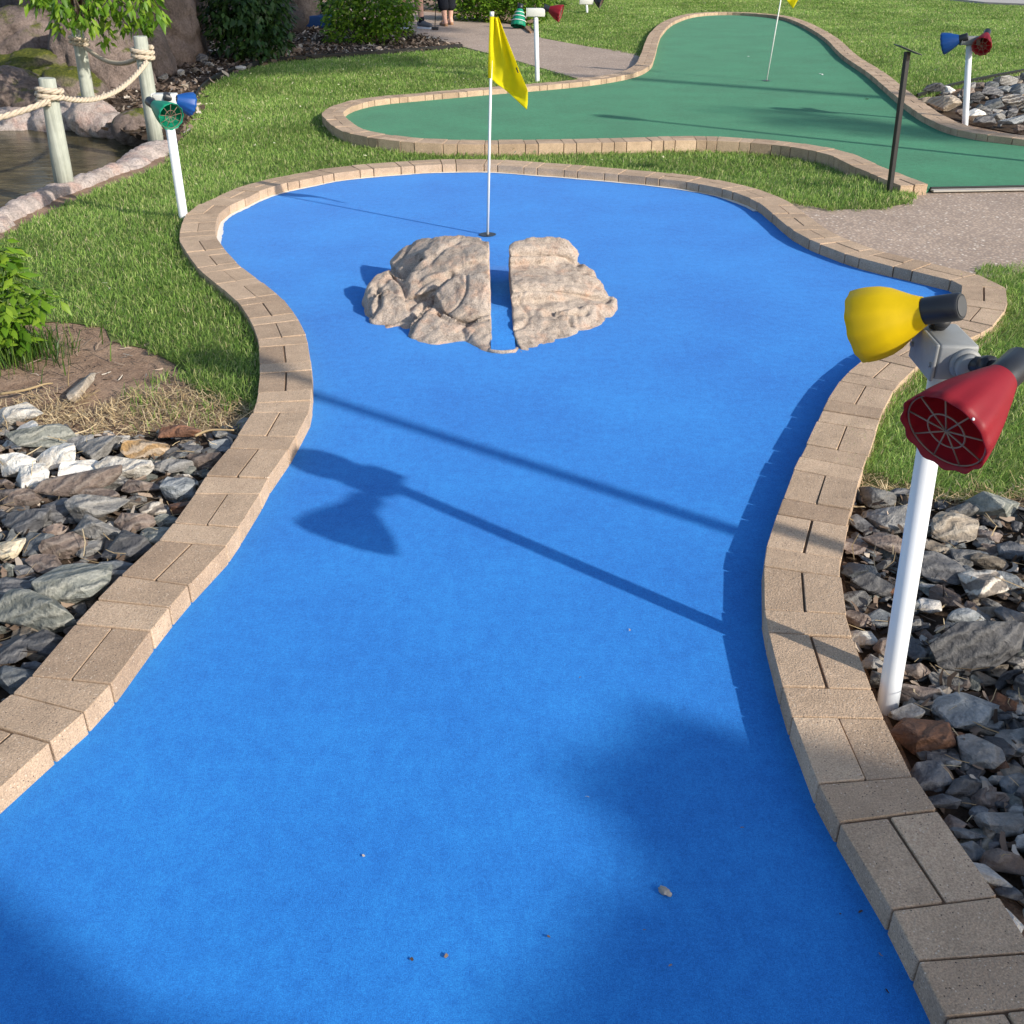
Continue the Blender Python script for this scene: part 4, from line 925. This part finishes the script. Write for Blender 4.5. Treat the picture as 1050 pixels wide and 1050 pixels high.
# driftwood on the bare soil
a=at(70,413,0); b=at(95,383,0); wm=stone_mesh((b-a).length*.52,.036,.030,random.Random(12),True); wm.name='wood_chunk'
wm.transform(Matrix.Translation((a+b)/2+Vector((0,0,.004)))@Matrix.Rotation(math.atan2(b.y-a.y,b.x-a.x),4,'Z')@Matrix.Rotation(.25,4,'X'))
tag(centre(link('wood_chunk',wm,M['drift'])),'grey weathered chunk of wood on the bare soil above the white stones','wood')
def stick(pts,rad,label):
    bm=bmesh.new(); C=catmull([at(x,y,z) for x,y,z in pts],5); tube(bm,C,[rad*(1-.5*i/len(C)) for i in range(len(C))],6); tag(centre(bmesh_obj('twig',bm,M['straw'],None,True)),label,'twig',None)
stick([(0,404,.01),(25,400,.02),(45,394,.02),(54,393,.01)],.006,'pale dry twig lying across the bare soil at the left edge')
stick([(70,396,.0),(70,385,.05),(71,375,.10)],.003,'thin dry stem sticking up from the bare soil by the wood chunk')
stick([(200,447,.07),(215,441,.08),(240,441,.08)],.005,'pale dry stem lying over stones near the left border')

# scrap on the carpet and specks
bm=bmesh.new(); c=at(682,914,.006)
nu=10
for i in range(nu):
    pass
L__=[]; ball(L__,c,(.0135,.007,.0055),R(-38)); vv,ff=L__[0]; bv=[bm.verts.new(p) for p in vv]
for f in ff: bm.faces.new([bv[i] for i in f])
for v in bm.verts:
    v.co+=(v.co-c)*.5*noise.noise(v.co*180); 
    if v.co.z<.001: v.co.z=.001
tag(centre(bmesh_obj('leaf_scrap',bm,SM['pale'],None,True)),'tiny curled pale leaf scrap lying on the blue carpet near the bottom','leaf scrap')
P=np.array([tuple(at(rr.uniform(330,900),rr.uniform(600,1050),0).to_2d()) for _ in range(12)]+[tuple(at(x,y,0).to_2d()) for x,y in((759,850),(862,938),(884,935),(901,978),(908,1015))]); P=P[pip(P,[tuple(v) for v in blue_poly])]
strips('specks',P,.003,.004,.010,.004,M['chips'],'tiny brown and pale crumbs on the blue carpet','crumbs',.1,.001)
P=np.array([tuple(at(x,y,GZ).to_2d()) for x,y in((767,58),(840,76),(843,77),(891,102))])
strips('petals',P,GZ+.004,.03,.05,.03,M['white_paint'],'white petals dropped on the green carpet','petals',.1,.002)

# ------------------------------------------------------------------ boulders and pond stones
def boulder(name,lumps,voxel,material,label,cat,grp=None,amp=.06,fr=1.6,crack=.05):
    bm=[]
    for l in lumps: ball(bm,*l)
    me=remesh(name,bm,voxel,2)
    def fn(p,n_):
        d=amp*noise.fractal(p*fr,.8,2.1,6)+amp*.8*noise.noise(p*fr*.7+Vector((5,3,1)))-crack*max(0,1-abs(noise.noise(p*fr*.9+Vector((2,7,3))))*8)-crack*.6*max(0,1-abs(noise.noise(p*fr*2.1+Vector((12,7,3))))*8)
        return p+n_*d
    displace(me,fn); return tag(centre(link(name,me,material,None,True)),label,cat,grp)
def L_(px,py,Y,r,rot=0,tilt=(0,0)): return (aty(px,py,Y),r,R(rot),(R(tilt[0]),R(tilt[1])))
GB='boulders behind the pond'
boulder('boulder',[L_(10,105,11.5,(.6,.5,.36),-8,(0,8)),L_(-60,110,11.6,(.8,.6,.45)),L_(50,118,11.3,(.36,.4,.24),0,(0,20)),L_(85,120,11.6,(.3,.3,.2))],.035,M['boulder'],'broad pinkish boulder overhanging the pond at left','boulder',GB)
boulder('boulder',[L_(30,82,12.6,(.7,.6,.33)),L_(-40,80,12.7,(.8,.6,.36)),L_(80,98,12.3,(.35,.4,.33)),L_(70,110,12.1,(.5,.35,.4))],.04,M['boulder_moss'],'low boulder ledge covered with yellow green moss','boulder',GB)
boulder('boulder',[L_(20,50,13.8,(.65,.6,.5)),L_(-50,45,14,(.9,.7,.6)),L_(15,80,13.7,(.8,.5,.5))],.04,M['boulder'],'cracked grey pink boulder above the mossy ledge at the left edge','boulder',GB)
boulder('boulder',[L_(5,15,15.2,(.8,.6,.55)),L_(-60,10,15.2,(.9,.6,1.6)),L_(45,20,15,(.5,.5,1.5))],.04,M['boulder_moss'],'mossy topped boulder highest in the top left corner','boulder',GB)
boulder('boulder',[L_(95,70,12.9,(.45,.5,.75)),L_(75,20,14.2,(.7,.5,1.6)),L_(120,80,12.8,(.4,.4,.6))],.04,M['boulder'],'tall dark brown boulder behind the middle fence posts','boulder',GB)
boulder('boulder',[L_(140,60,13.9,(.42,.5,.9),0,(0,-14)),L_(118,90,12.9,(.36,.45,.5)),L_(160,15,15.4,(.55,.6,1.6),0,(0,-10)),L_(120,112,12.4,(.28,.35,.22)),L_(178,10,16,(.38,.5,1.6)),L_(150,80,13.9,(.26,.4,.5)),L_(130,0,15.2,(.8,.6,1.8))],.045,M['boulder'],'largest steep boulder rising out of the top beside the dark shrub','boulder',GB)
boulder('boulder',[L_(297,25,20.2,(.32,.4,.36),0,(0,10)),L_(280,28,20.4,(.45,.4,.42))],.035,M['boulder_shaded'],'dark grey boulder in shade between the two shrubs','boulder',GB,.04)
boulder('boulder',[L_(240,10,21.5,(1.6,.6,.9)),L_(150,12,19,(1.4,.7,1.0))],.07,M['boulder_shaded'],'dark rock bank in deep shade behind the left shrub','boulder',GB,.1)
GP='stones edging the pond'
for (pl,lb,r) in (
 ([(0,229),(28,213),(55,199)],'pale pink edging stone nearest the left picture edge beside the pond',.085),
 ([(60,200),(85,189),(105,181)],'pink edging stone at the foot of the nearest fence post',.085),
 ([(95,185),(118,177),(133,171)],'flat edging stone between the two pond fence posts',.075),
 ([(132,172),(146,162),(160,156),(170,152)],'rounded pink edging stone at the foot of the fence post by the floodlight',.13),
 ([(-60,262),(-25,246),(3,232)],'pale edging stone outside the left picture edge beside the pond',.09)):
    pts=[at(x,y,-.03) for x,y in pl]; lum=[]
    C=catmull(pts,4)
    for i,c in enumerate(C):
        k=1-.25*abs(i/(len(C)-1)*2-1); lum.append((c+Vector((0,0,-.02)),(r*1.25*k,r*1.25*k,.085*k+.02),rr.random()*3))
    lum.append((pts[1]+Vector((0,0,-.12)),(r*1.4,r*1.3,.14)))
    boulder('edging_stone',lum,.02,M['granite'],lb,'edging stone',GP,.018,5,.012)
for (ls,lb) in (([L_(95,122,10.5,(.26,.25,.2)),L_(115,130,10.4,(.22,.2,.16))],'rounded grey pink stone at the far end of the pond by the tallest post'),
 ([L_(137,133,10.0,(.2,.22,.17)),L_(146,128,10.1,(.17,.2,.15))],'dark cracked stone at the far corner of the pond'),
 ([L_(78,120,10.9,(.22,.25,.2))],'small rounded stone between the overhanging boulder and pond end'),
 ([L_(60,128,10.9,(.25,.3,.22)),L_(20,130,11.0,(.4,.3,.2))],'low wet stone at the waterline under the overhanging boulder')):
    boulder('edging_stone',ls,.025,M['granite'] if 'dark' not in lb else M['boulder'],lb,'edging stone',GP,.025,3.5,.02)

# ------------------------------------------------------------------ rope fence
PB=[(at(66,190,0),aty(48,80,at(66,190,0).y)),(at(160,146,0),aty(143.5,37,at(160,146,0).y)),(at(93,116,0),aty(79,29,at(93,116,0).y)),(Vector((-4.55,6.35,0)),Vector((-4.52,6.35,.68)))]
PLB=['fence post standing on the pond edge nearest the camera','fence post just behind the green and blue floodlight','fence post furthest back at the boulders','fence post outside the left picture edge by the pond']
ROPEH=[]
for (b,t),lb in zip(PB,PLB):
    b=b-Vector((0,0,.06)); d=(t-b).normalized(); bm=bmesh.new()
    tube(bm,[b,b.lerp(t,.3),b.lerp(t,.7),t-d*.006,t],[.066,.062,.057,.055,.05],20)
    for v in bm.verts:
        v.co+=Vector((v.co.x-b.x,v.co.y-b.y,0)).normalized()*.0035*noise.noise(Vector((v.co.x*40,v.co.y*40,v.co.z*3)))
    o=bmesh_obj('fence_post',bm,M['post_wood'],None,False); me=o.data
    for p in me.polygons: p.use_smooth=len(p.vertices)==4
    tag(centre(o),'round weathered grey green '+lb,'fence post','wooden rope fence posts'); ROPEH.append((b.lerp(t,.86),d,b.lerp(t,.76)))
def rope(path,label,r=.020):
    C=path; L=[0]
    for a,b in zip(C,C[1:]): L.append(L[-1]+(b-a).length)
    n=int(L[-1]/.014); X=[Vector([float(np.interp(s,L,[c[k] for c in C])) for k in range(3)]) for s in np.linspace(0,L[-1],n)]
    bm=bmesh.new(); a=None; fr=[]
    for i,p in enumerate(X):
        d=(X[min(i+1,n-1)]-X[max(i-1,0)]).normalized()
        if a is None: a,b,_=frame_from(d)
        else: a=(a-d*a.dot(d)).normalized(); b=a.cross(d)
        fr.append((a.copy(),b.copy()))
    for k in range(3):
        pts=[]
        for i,p in enumerate(X):
            th=i*.014/.15*2*math.pi+k*2*math.pi/3; pts.append(p+(fr[i][0]*math.cos(th)+fr[i][1]*math.sin(th))*r*.5)
        tube(bm,pts,r*.56,7)
    return tag(centre(bmesh_obj('rope',bm,M['rope'],None,True)),label,'rope','thick ropes of the pond fence')
def wrap(i,turns=2.0,start=0,up=True,pr=.059,r=.020):
    c,d,_=ROPEH[i]; a,b,_=frame_from(d); out=[]
    for k in range(int(turns*18)+1):
        th=start+2*math.pi*k/18; out.append(c+(a*math.cos(th)+b*math.sin(th))*(pr+r*.95)+d*((k/18-turns/2)*r*1.95*(1 if up else -1)))
    return out
def sag(a,b,dip,n=24):
    return [a.lerp(b,k/n)-Vector((0,0,dip*4*(k/n)*(1-k/n))) for k in range(n+1)]
def span(i,j,dip,turns,start,label,into=None):
    wr=wrap(i,turns,start,True); end=ROPEH[j][0]+(into or Vector((.08,-.05,-.05)))
    return rope(wr+sag(wr[-1],end,dip)[1:],label)
span(0,1,.16,2.2,R(250),'pale twisted rope sagging between the two posts at the pond edge',Vector((.045,-.07,-.06)))
span(1,2,.13,2.2,R(120),'grey twisted rope sagging between the two posts behind the pond',Vector((.07,-.05,-.05)))
span(2,2,.0,2.0,R(20),'twisted rope wound round the furthest fence post',Vector((.08,0,-.03)))
wr=wrap(3,1.5,0); rope(wr+sag(wr[-1],ROPEH[0][2]+Vector((.03,-.08,.05)),.13)[1:],'thick fraying pale rope running out of the picture at left')

# ------------------------------------------------------------------ foliage
def leaves(C,rad,n,size,droop=.4,flat=1.0,asp=.45,seed=0,shell=.0):
    """n leaves round centres C (k,3) with radii rad (k,) -> verts, faces"""
    r_=np.random.default_rng(seed+91); C=np.asarray(C,float); rad=np.asarray(rad,float); k=r_.choice(len(C),n,p=rad**2/np.sum(rad**2))
    v=r_.normal(size=(n,3)); v/=np.linalg.norm(v,axis=1)[:,None]; v[:,2]*=flat
    rr_=(shell+(1-shell)*r_.random(n)**.45); P=C[k]+v*(rr_*rad[k])[:,None]
    ph=np.arctan2(v[:,1],v[:,0])+r_.normal(0,.8,n); dz=-np.abs(r_.normal(droop,.35,n)).clip(-.2,1.3)
    d=np.stack([np.cos(ph)*np.cos(dz),np.sin(ph)*np.cos(dz),np.sin(dz)],1)
    u=np.cross(d,np.tile([0,0,1.0],(n,1)))+r_.normal(0,.35,(n,3)); u-=d*np.sum(u*d,1)[:,None]; u/=np.linalg.norm(u,axis=1)[:,None]
    nn=np.cross(u,d); s=size*r_.uniform(.6,1.3,n)[:,None]; wd=s*asp
    a=P; b=P+d*s*.38+u*wd*.5-nn*s*.05; c=P+d*s*.38-u*wd*.5-nn*s*.05; m=P+d*s*.42+nn*s*.04; e=P+d*s-nn*s*.10
    V=np.stack([a,b,m,c,e],1).reshape(-1,3); i=np.arange(n)[:,None]*5
    return V,[i+np.array([[0,1,2]]),i+np.array([[0,2,3]]),i+np.array([[1,4,2]]),i+np.array([[2,4,3]])]
def foliage(name,C,rad,n,size,m,parent,**k):
    V,F=leaves(C,rad,n,size,**k); return link(name,mesh_np(name,V,F),m,parent)
def plant(name,label,cat,base,C,rad,n,size,lm,grp=None,stem_r=.02,bark='bark',nb=None,**k):
    base=Vector(base); root=empty(name,base,label,cat,grp)
    bm=bmesh.new(); rs=random.Random(len(C))
    for c in C[:nb] if nb else C:
        c=Vector(c); m1=base.lerp(c,.5)+Vector((rs.uniform(-1,1)*.1,rs.uniform(-1,1)*.1,.15*(c-base).length))
        P_=catmull([base,m1,c],6); tube(bm,P_,[stem_r*(1-.75*i/len(P_)) for i in range(len(P_))],6)
    bmesh_obj('stem',bm,M[bark],root,True); foliage('foliage',C,rad,n,size,M[lm],root,seed=len(label),**k); return root
# overhanging branch top left
br=[(45,4),(62,12),(78,18),(95,8),(112,12),(130,10),(150,8),(162,22),(66,28),(88,27),(128,28),(145,30),(112,40),(108,47),(36,2),(100,22),(155,14)]
C=[aty(x,y-5,10.1+.35*math.sin(x*.7)) for x,y in br]; C+=[aty(x,y,10.4) for x,y in((60,-25),(100,-20),(140,-22),(30,-20),(80,-50),(120,-45))]
rad=[.13]*len(br)+[.25]*6; rad[12]=.07; rad[13]=.06; rad[7]=.09
plant('overhanging_shrub','bright yellow green leafy branches hanging into the top left over the rope fence','shrub',(-4.6,12.0,.6),C,[r*.8 for r in rad],1150,.105,'leaf_bright',stem_r=.02,droop=.8,asp=.42)
# dark shrub in shade, sunlit shrub, hedge and dark background
def clump(px,py,Y,r): return (aty(px,py,Y),r)
D=[clump(235,35,15.6,.3),clump(262,30,15.6,.35),(aty(250,10,15.8),.4),clump(280,20,16,.3),clump(222,15,15.9,.28),clump(285,40,15.6,.2),clump(268,48,15.3,.18),clump(240,-10,16,.45),clump(275,-8,16,.4),clump(250,50,15.3,.15)]
plant('leafy_shrub','dark green leafy shrub in shade right of the steep boulder','shrub',at(256,56,0),[d[0] for d in D],[d[1] for d in D],2800,.115,'leaf_shaded',droop=.6,asp=.5)
D=[clump(360,20,18.2,.38),clump(385,15,18.2,.4),clump(405,12,18.1,.3),clump(395,30,17.9,.22),clump(372,34,18,.2),clump(345,25,18.2,.25),clump(350,5,18.4,.4),clump(390,-5,18.4,.5),clump(412,25,17.9,.18),clump(338,34,18,.13),clump(360,-10,18.5,.4),clump(416,8,18,.22)]
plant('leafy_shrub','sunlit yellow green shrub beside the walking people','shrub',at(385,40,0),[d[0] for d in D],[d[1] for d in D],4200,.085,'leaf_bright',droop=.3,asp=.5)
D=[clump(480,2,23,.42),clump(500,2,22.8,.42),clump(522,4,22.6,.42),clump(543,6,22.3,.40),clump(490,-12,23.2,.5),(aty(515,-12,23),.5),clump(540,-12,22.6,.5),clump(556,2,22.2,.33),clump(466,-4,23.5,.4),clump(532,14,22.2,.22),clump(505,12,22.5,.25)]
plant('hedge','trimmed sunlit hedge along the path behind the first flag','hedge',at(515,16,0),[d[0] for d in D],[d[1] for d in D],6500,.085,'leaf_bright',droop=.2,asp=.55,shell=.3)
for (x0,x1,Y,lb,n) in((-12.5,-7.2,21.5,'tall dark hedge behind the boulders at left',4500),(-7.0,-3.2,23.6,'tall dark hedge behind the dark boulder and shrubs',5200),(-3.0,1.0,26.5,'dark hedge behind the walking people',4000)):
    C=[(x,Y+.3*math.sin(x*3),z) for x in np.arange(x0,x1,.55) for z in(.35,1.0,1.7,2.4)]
    plant('hedge',lb,'hedge',((x0+x1)/2,Y,0),C,[.5]*len(C),n,.16,'leaf_shaded',nb=30,droop=.3,asp=.55,grp='dark hedges at the back')
for (x0,x1,Y,lb) in((1.5,7,31,'green hedge beyond the far lawn'),(7.2,17,33,'long green hedge beyond the far lawn at right')):
    C=[(x,Y+.3*math.sin(x*3),z) for x in np.arange(x0,x1,.7) for z in(.4,1.1)]
    plant('hedge',lb,'hedge',((x0+x1)/2,Y,0),C,[.6]*len(C),3500,.16,'leaf_mid',nb=20,droop=.3,asp=.55)
# blue edge of another course; its shade is put into the dark blue
bm=bmesh.new(); a=aty(317,22,21.4); b=aty(336,22,21.4); box(bm,((a.x+b.x)/2,21.5,.08),((b-a).length*1.4,.5,.22),None,.02); tag(centre(bmesh_obj('blue_board',bm,simple('shaded blue board',(.008,.035,.12),.8,.2,.2))),'low blue board in deep shade behind the shrubs','board')
# leafy plant at the left edge
pb=at(8,366,-.02); bm=bmesh.new(); C=[];rad=[]
root=empty('leafy_plant',pb,'bright green leafy weed clump at the left edge of the bare soil','plant')
for (x,y,dy,r) in((5,255,.25,.05),(15,280,.2,.06),(-10,270,.2,.08),(28,300,.12,.055),(45,300,.1,.035),(8,305,.1,.08),(-20,300,.15,.1),(5,330,.0,.08),(25,325,.02,.05),(38,318,.02,.03),(-5,345,-.05,.07),(58,308,.08,.02),(20,345,-.03,.05)):
    c=aty(x,y,pb.y+dy); C.append(c); rad.append(r); P_=catmull([pb+Vector((rr.uniform(-.06,.06),rr.uniform(-.05,.05),0)),pb.lerp(c,.5)+Vector((0,0,.06)),c],5); tube(bm,P_,[.005*(1-.6*i/len(P_)) for i in range(len(P_))],5)
bmesh_obj('stem',bm,M['leaf_mid'],root,True); foliage('foliage',C,rad,420,.075,M['leaf_bright'],root,droop=.1,asp=.42,seed=3)
P=np.array([[pb.x+RNG.normal(0,.13),pb.y+RNG.normal(0,.10)] for _ in range(650)]); V,F=blades(P,-.02,lambda d:.13+0*d,lambda d:.005+0*d,.35); tag(link('tuft',mesh_np('tuft',V,F),M['leaf_mid'],root),kind='stuff')

# unseen trees outside the picture, crowns shaped so that their shade falls into it
def tree(base,height,C,rad,n,size,label,lm='leaf_mid'):
    base=Vector(base); root=empty('broadleaf_tree',base,label,'tree','trees outside the picture at right')
    bm=bmesh.new(); cz=sum((Vector(c) for c in C),Vector((0,0,0)))/len(C); fork=Vector((cz.x,cz.y,max(cz.z*.82,.4)))+(base-Vector((cz.x,cz.y,base.z)))*.15
    tube(bm,catmull([base-Vector((0,0,.1)),base.lerp(fork,.5),fork],5),[k*height/13 for k in(.24,.22,.2,.19,.18,.17,.16,.155,.15,.12,.09)],12)
    for c in C:
        c=Vector(c); P_=catmull([fork,fork.lerp(c,.5)+Vector((0,0,.1)),c],5); tube(bm,P_,[.05*(1-.85*i/len(P_)) for i in range(len(P_))],7)
    bmesh_obj('trunk',bm,M['bark'],root,True); foliage('crown',C,rad,n,size,M[lm],root,droop=.3,asp=.55,seed=int(abs(base.x*10))); return root
SH=Vector((SD.x,SD.y)).normalized(); TE=math.tan(SE)
def cast(gx,gy,t): return (gx+SH.x*t,gy+SH.y*t,t*TE)
tg=[(-.97,1.04,.20,10.2),(-.9,.98,.16,10.0),(.30,1.56,.10,9.2),(.42,1.40,.13,9.3),(.60,1.25,.18,9.4),(.82,1.12,.22,9.8),(.45,1.05,.18,9.0),(.98,1.38,.2,9.6),(.24,1.10,.09,9.3),(.72,1.45,.12,9.5),(1.2,1.6,.2,9.7),(1.15,1.0,.3,9.9),(.65,.7,.35,9.4),(1.3,.5,.5,9.8),(.5,.2,.5,9.2),(1.9,.2,.6,9.9),(1.4,-.4,.7,9.5),(2.4,-.5,.7,9.7),(.0,.1,.3,10)]
tg=[q for q in tg if q[1]>.6]+[(.55,1.02,.2,9.4),(.35,1.18,.11,9.4),(.9,.9,.25,9.6),(.35,1.74,.06,9.3),(.55,1.62,.09,9.3),(.7,1.3,.16,9.4),(-1.0,1.12,.16,10),(1.4,1.1,.3,9.8),(1.6,.2,.4,9.8)]  # clumps left of centre added in place of the viewer's own shadow
tg=[(x,y,r,t*.68) for x,y,r,t in tg]
C=[cast(x,y,t) for x,y,r,t in tg]; rad=[r for *_,r,t in tg]
tree((5.9,-3.5,0),2.9,C,rad,24000,.075,'unseen broadleaf tree behind the viewer at right, crown shaped to shade the lower carpet')
tg=[(-3.4,15.2,.7,24),(-4.4,14.9,.7,24),(-5.2,14.2,.6,24),(-2.9,16.6,.5,24.5),(-3.1,18.6,.8,25),(-8.5,17,1.5,25),(-9.5,20,2,26),(-4.2,15.8,1.0,24),(-6,16.8,1.3,25),(-5.0,18.5,1.4,26),(-3.6,18.0,.8,25),(-7.2,19,1.6,25.5),(-3.2,20,1.0,25.5),(-5.6,20.8,1.5,26),(-4.3,13.9,.45,24.4),(-2.6,21.5,.8,26)]
C=[cast(x,y,t) for x,y,r,t in tg]; rad=[r for *_,r,t in tg]
tree((17.2,3.2,0),9,C,rad,26000,.26,'tall unseen broadleaf tree right of the courses added to shade the back shrubs')  # canopy added to throw shade on the back bed
tg=[(3.0,9.9,.45,15),(2.6,10.5,.4,15.3),(3.5,9.6,.35,15)]
C=[cast(x,y,t) for x,y,r,t in tg]; rad=[r for *_,r,t in tg]
tree((15.2,.6,0),6,C,rad,420,.16,'sparse young tree right of the far rocks')

# ------------------------------------------------------------------ people walking on the back path (only their legs are in the picture)
def body(caps,voxel,name,material,parent):
    bm=[]
    for a,ra,b,rb in caps:
        a,b=Vector(a),Vector(b); n=max(2,int((b-a).length/(min(ra,rb)*.45))+1)
        for k in range(n+1):
            t=k/n; r=ra+(rb-ra)*t; ball(bm,a.lerp(b,t),(r,r,r),sub=2)
    me=remesh(name,bm,voxel,3); return link(name,me,material,parent,True)
def hand(H0,d,caps):
    d=Vector(d).normalized(); a,b,_=frame_from(d,Vector((0,1,0)))
    caps.append((H0,.03,H0+d*.08,.034))
    for k,l in enumerate((.06,.07,.075,.065)):
        s=H0+d*.085+a*(.027-.018*k); caps.append((s,.0095,s+d*l*.6+b*.004,.009)); caps.append((s+d*l*.6+b*.004,.009,s+d*l+b*.02,.0075))
    s=H0+d*.03+a*.03; caps.append((s,.012,s+a*.03+d*.03,.01)); caps.append((s+a*.03+d*.03,.01,s+a*.035+d*.065+b*.01,.008))
def person(base,yaw,label,stride,sc,kind):
    Mx=Matrix.Translation(base)@Matrix.Rotation(yaw,4,'Z')@Matrix.Scale(sc,4); T=lambda *p: Mx@Vector(p)
    root=empty('person',base,label,'person')
    def caps(L): return [(T(*a),ra*sc,T(*b),rb*sc) for a,ra,b,rb in L]
    fl,frt=stride; hip=.90
    L=[]
    for s,fy in((-1,fl),(1,frt)):
        x=.09*s; kn=(x,fy*.35+.05,.50); an=(x,fy,.09)
        L+= [((x*1.05,0,hip),.09,kn,.058),(kn,.055,(x,fy*.7+.01,.32),.058),((x,fy*.7+.01,.32),.056,an,.036),(an,.036,(x,fy-.03,.045),.036),((x,fy-.02,.04),.034,(x,fy+.15,.028),.026)]
    L+=[((0,0,.95),.14,(0,0,1.1),.125),((0,0,1.1),.125,(0,.0,1.35),.15),((-.13,0,1.42),.06,(.13,0,1.42),.06),((0,0,1.45),.055,(0,.02,1.56),.05),((0,.02,1.60),.07,(0,.02,1.67),.09),((0,.09,1.585),.04,(0,.05,1.60),.05),((0,.108,1.63),.012,(0,.12,1.615),.011),((-.088,.02,1.62),.02,(-.088,.02,1.645),.02),((.088,.02,1.62),.02,(.088,.02,1.645),.02)]
    for s in(-1,1):
        L+=[((.19*s,0,1.40),.05,(.24*s,-.03,1.12),.04),((.24*s,-.03,1.12),.038,(.25*s,.08,.90),.028)]
    C=caps(L)
    for s in(-1,1):
        q=[]; hand(Vector((.25*s,.09,.885)),(0,.15,-1),q); C+=[(Mx@a,ra*sc,Mx@b,rb*sc) for a,ra,b,rb in q]
    body(C,.014,'body',M['skin'],root)
    body(caps([((0,0,.93),.155,(0,0,1.1),.14),((0,0,1.1),.14,(0,0,1.35),.165),((-.15,0,1.42),.07,(.15,0,1.42),.07)]+[((.19*s,0,1.41),.065,(.235*s,-.02,1.2),.058) for s in(-1,1)]),.02,'shirt',M['grey_cloth'] if kind=='a' else M['black_cloth'],root)
    low=.55 if kind=='a' else .27
    P_=[]
    for s,fy in((-1,fl),(1,frt)):
        x=.09*s; kn=Vector((x,fy*.35+.05,.50)); hp=Vector((x*1.05,0,.9)); an=Vector((x,fy*.75+.01,.27))
        if kind=='a': P_.append((tuple(hp),.115,tuple(hp.lerp(kn,.85)),.095))
        else: P_+= [(tuple(hp),.115,tuple(kn),.09),(tuple(kn),.09,tuple(an),.085)]
    body(caps(P_+[((0,0,.9),.15,(0,0,1.0),.145)]),.018,'shorts' if kind=='a' else 'trousers',M['black_cloth'],root)
    body(caps([((0,.0,1.66),.098,(0,-.02,1.70),.095),((0,-.06,1.62),.07,(0,-.07,1.56 if kind=='a' else 1.42),.06)]),.02,'hair',M['hair'],root)
    for s,fy in((-1,fl),(1,frt)):
        x=.09*s
        if kind=='a':
            body(caps([((x,fy,.085),.046,(x,fy,.13),.043)]),.012,'sock',M['black_cloth'],root)
            sh=body(caps([((x,fy-.035,.06),.046,(x,fy+.05,.06),.045),((x,fy+.05,.055),.044,(x,fy+.17,.042),.034)]),.012,'shoe',M['grey_cloth'],root)
            body(caps([((x,fy-.045,-.010),.043,(x,fy+.06,-.010),.045),((x,fy+.06,-.010),.045,(x,fy+.185,-.006),.036)]),.009,'sole',M['white_pvc'],sh)
            me=sh.children[0].data
        else:
            sh=body(caps([((x,fy-.04,.016),.034,(x,fy+.16,.016),.032)]),.011,'sandal',M['tan_leather'],root)
            body(caps([((x-.032,fy+.09,.035),.011,(x,fy+.1,.068),.011),((x,fy+.1,.068),.011,(x+.032,fy+.09,.035),.011)]),.007,'strap',M['tan_leather'],sh)
    return root
person(at(422,29,0),R(-128),'person in black shorts, black socks and dark sneakers half hidden by the sunlit shrub',(.12,-.16),1.28,'a')
pB=person(at(459,26,0),R(25),'person in black cropped trousers and tan sandals walking away on the path',(-.12,.10),1.25,'b')
# putter
hd=at(446,29,0.03); root=empty('putter',hd,'black putter held with its head on the path between the two people','putter')
bm=bmesh.new(); tp=hd+Vector((.05,.25,.92)); tube(bm,[hd,tp],.008,8); bmesh_obj('shaft',bm,M['black_metal'],root,True)
bm=bmesh.new(); box(bm,hd+Vector((0,0,0)),(.13,.05,.05),None,.012); bmesh_obj('club_head',bm,M['black'],root)
bm=bmesh.new(); tube(bm,[tp-(tp-hd).normalized()*.25,tp],.016,8); bmesh_obj('grip',bm,M['black'],root,True)
# clean stray material slots and finish
scene.render.resolution_x=1024; scene.render.resolution_y=1024
scene.cycles.use_denoising=True; scene.cycles.max_bounces=8; scene.cycles.sample_clamp_indirect=6
print('stones',NS[0],'objects',len(bpy.data.objects))
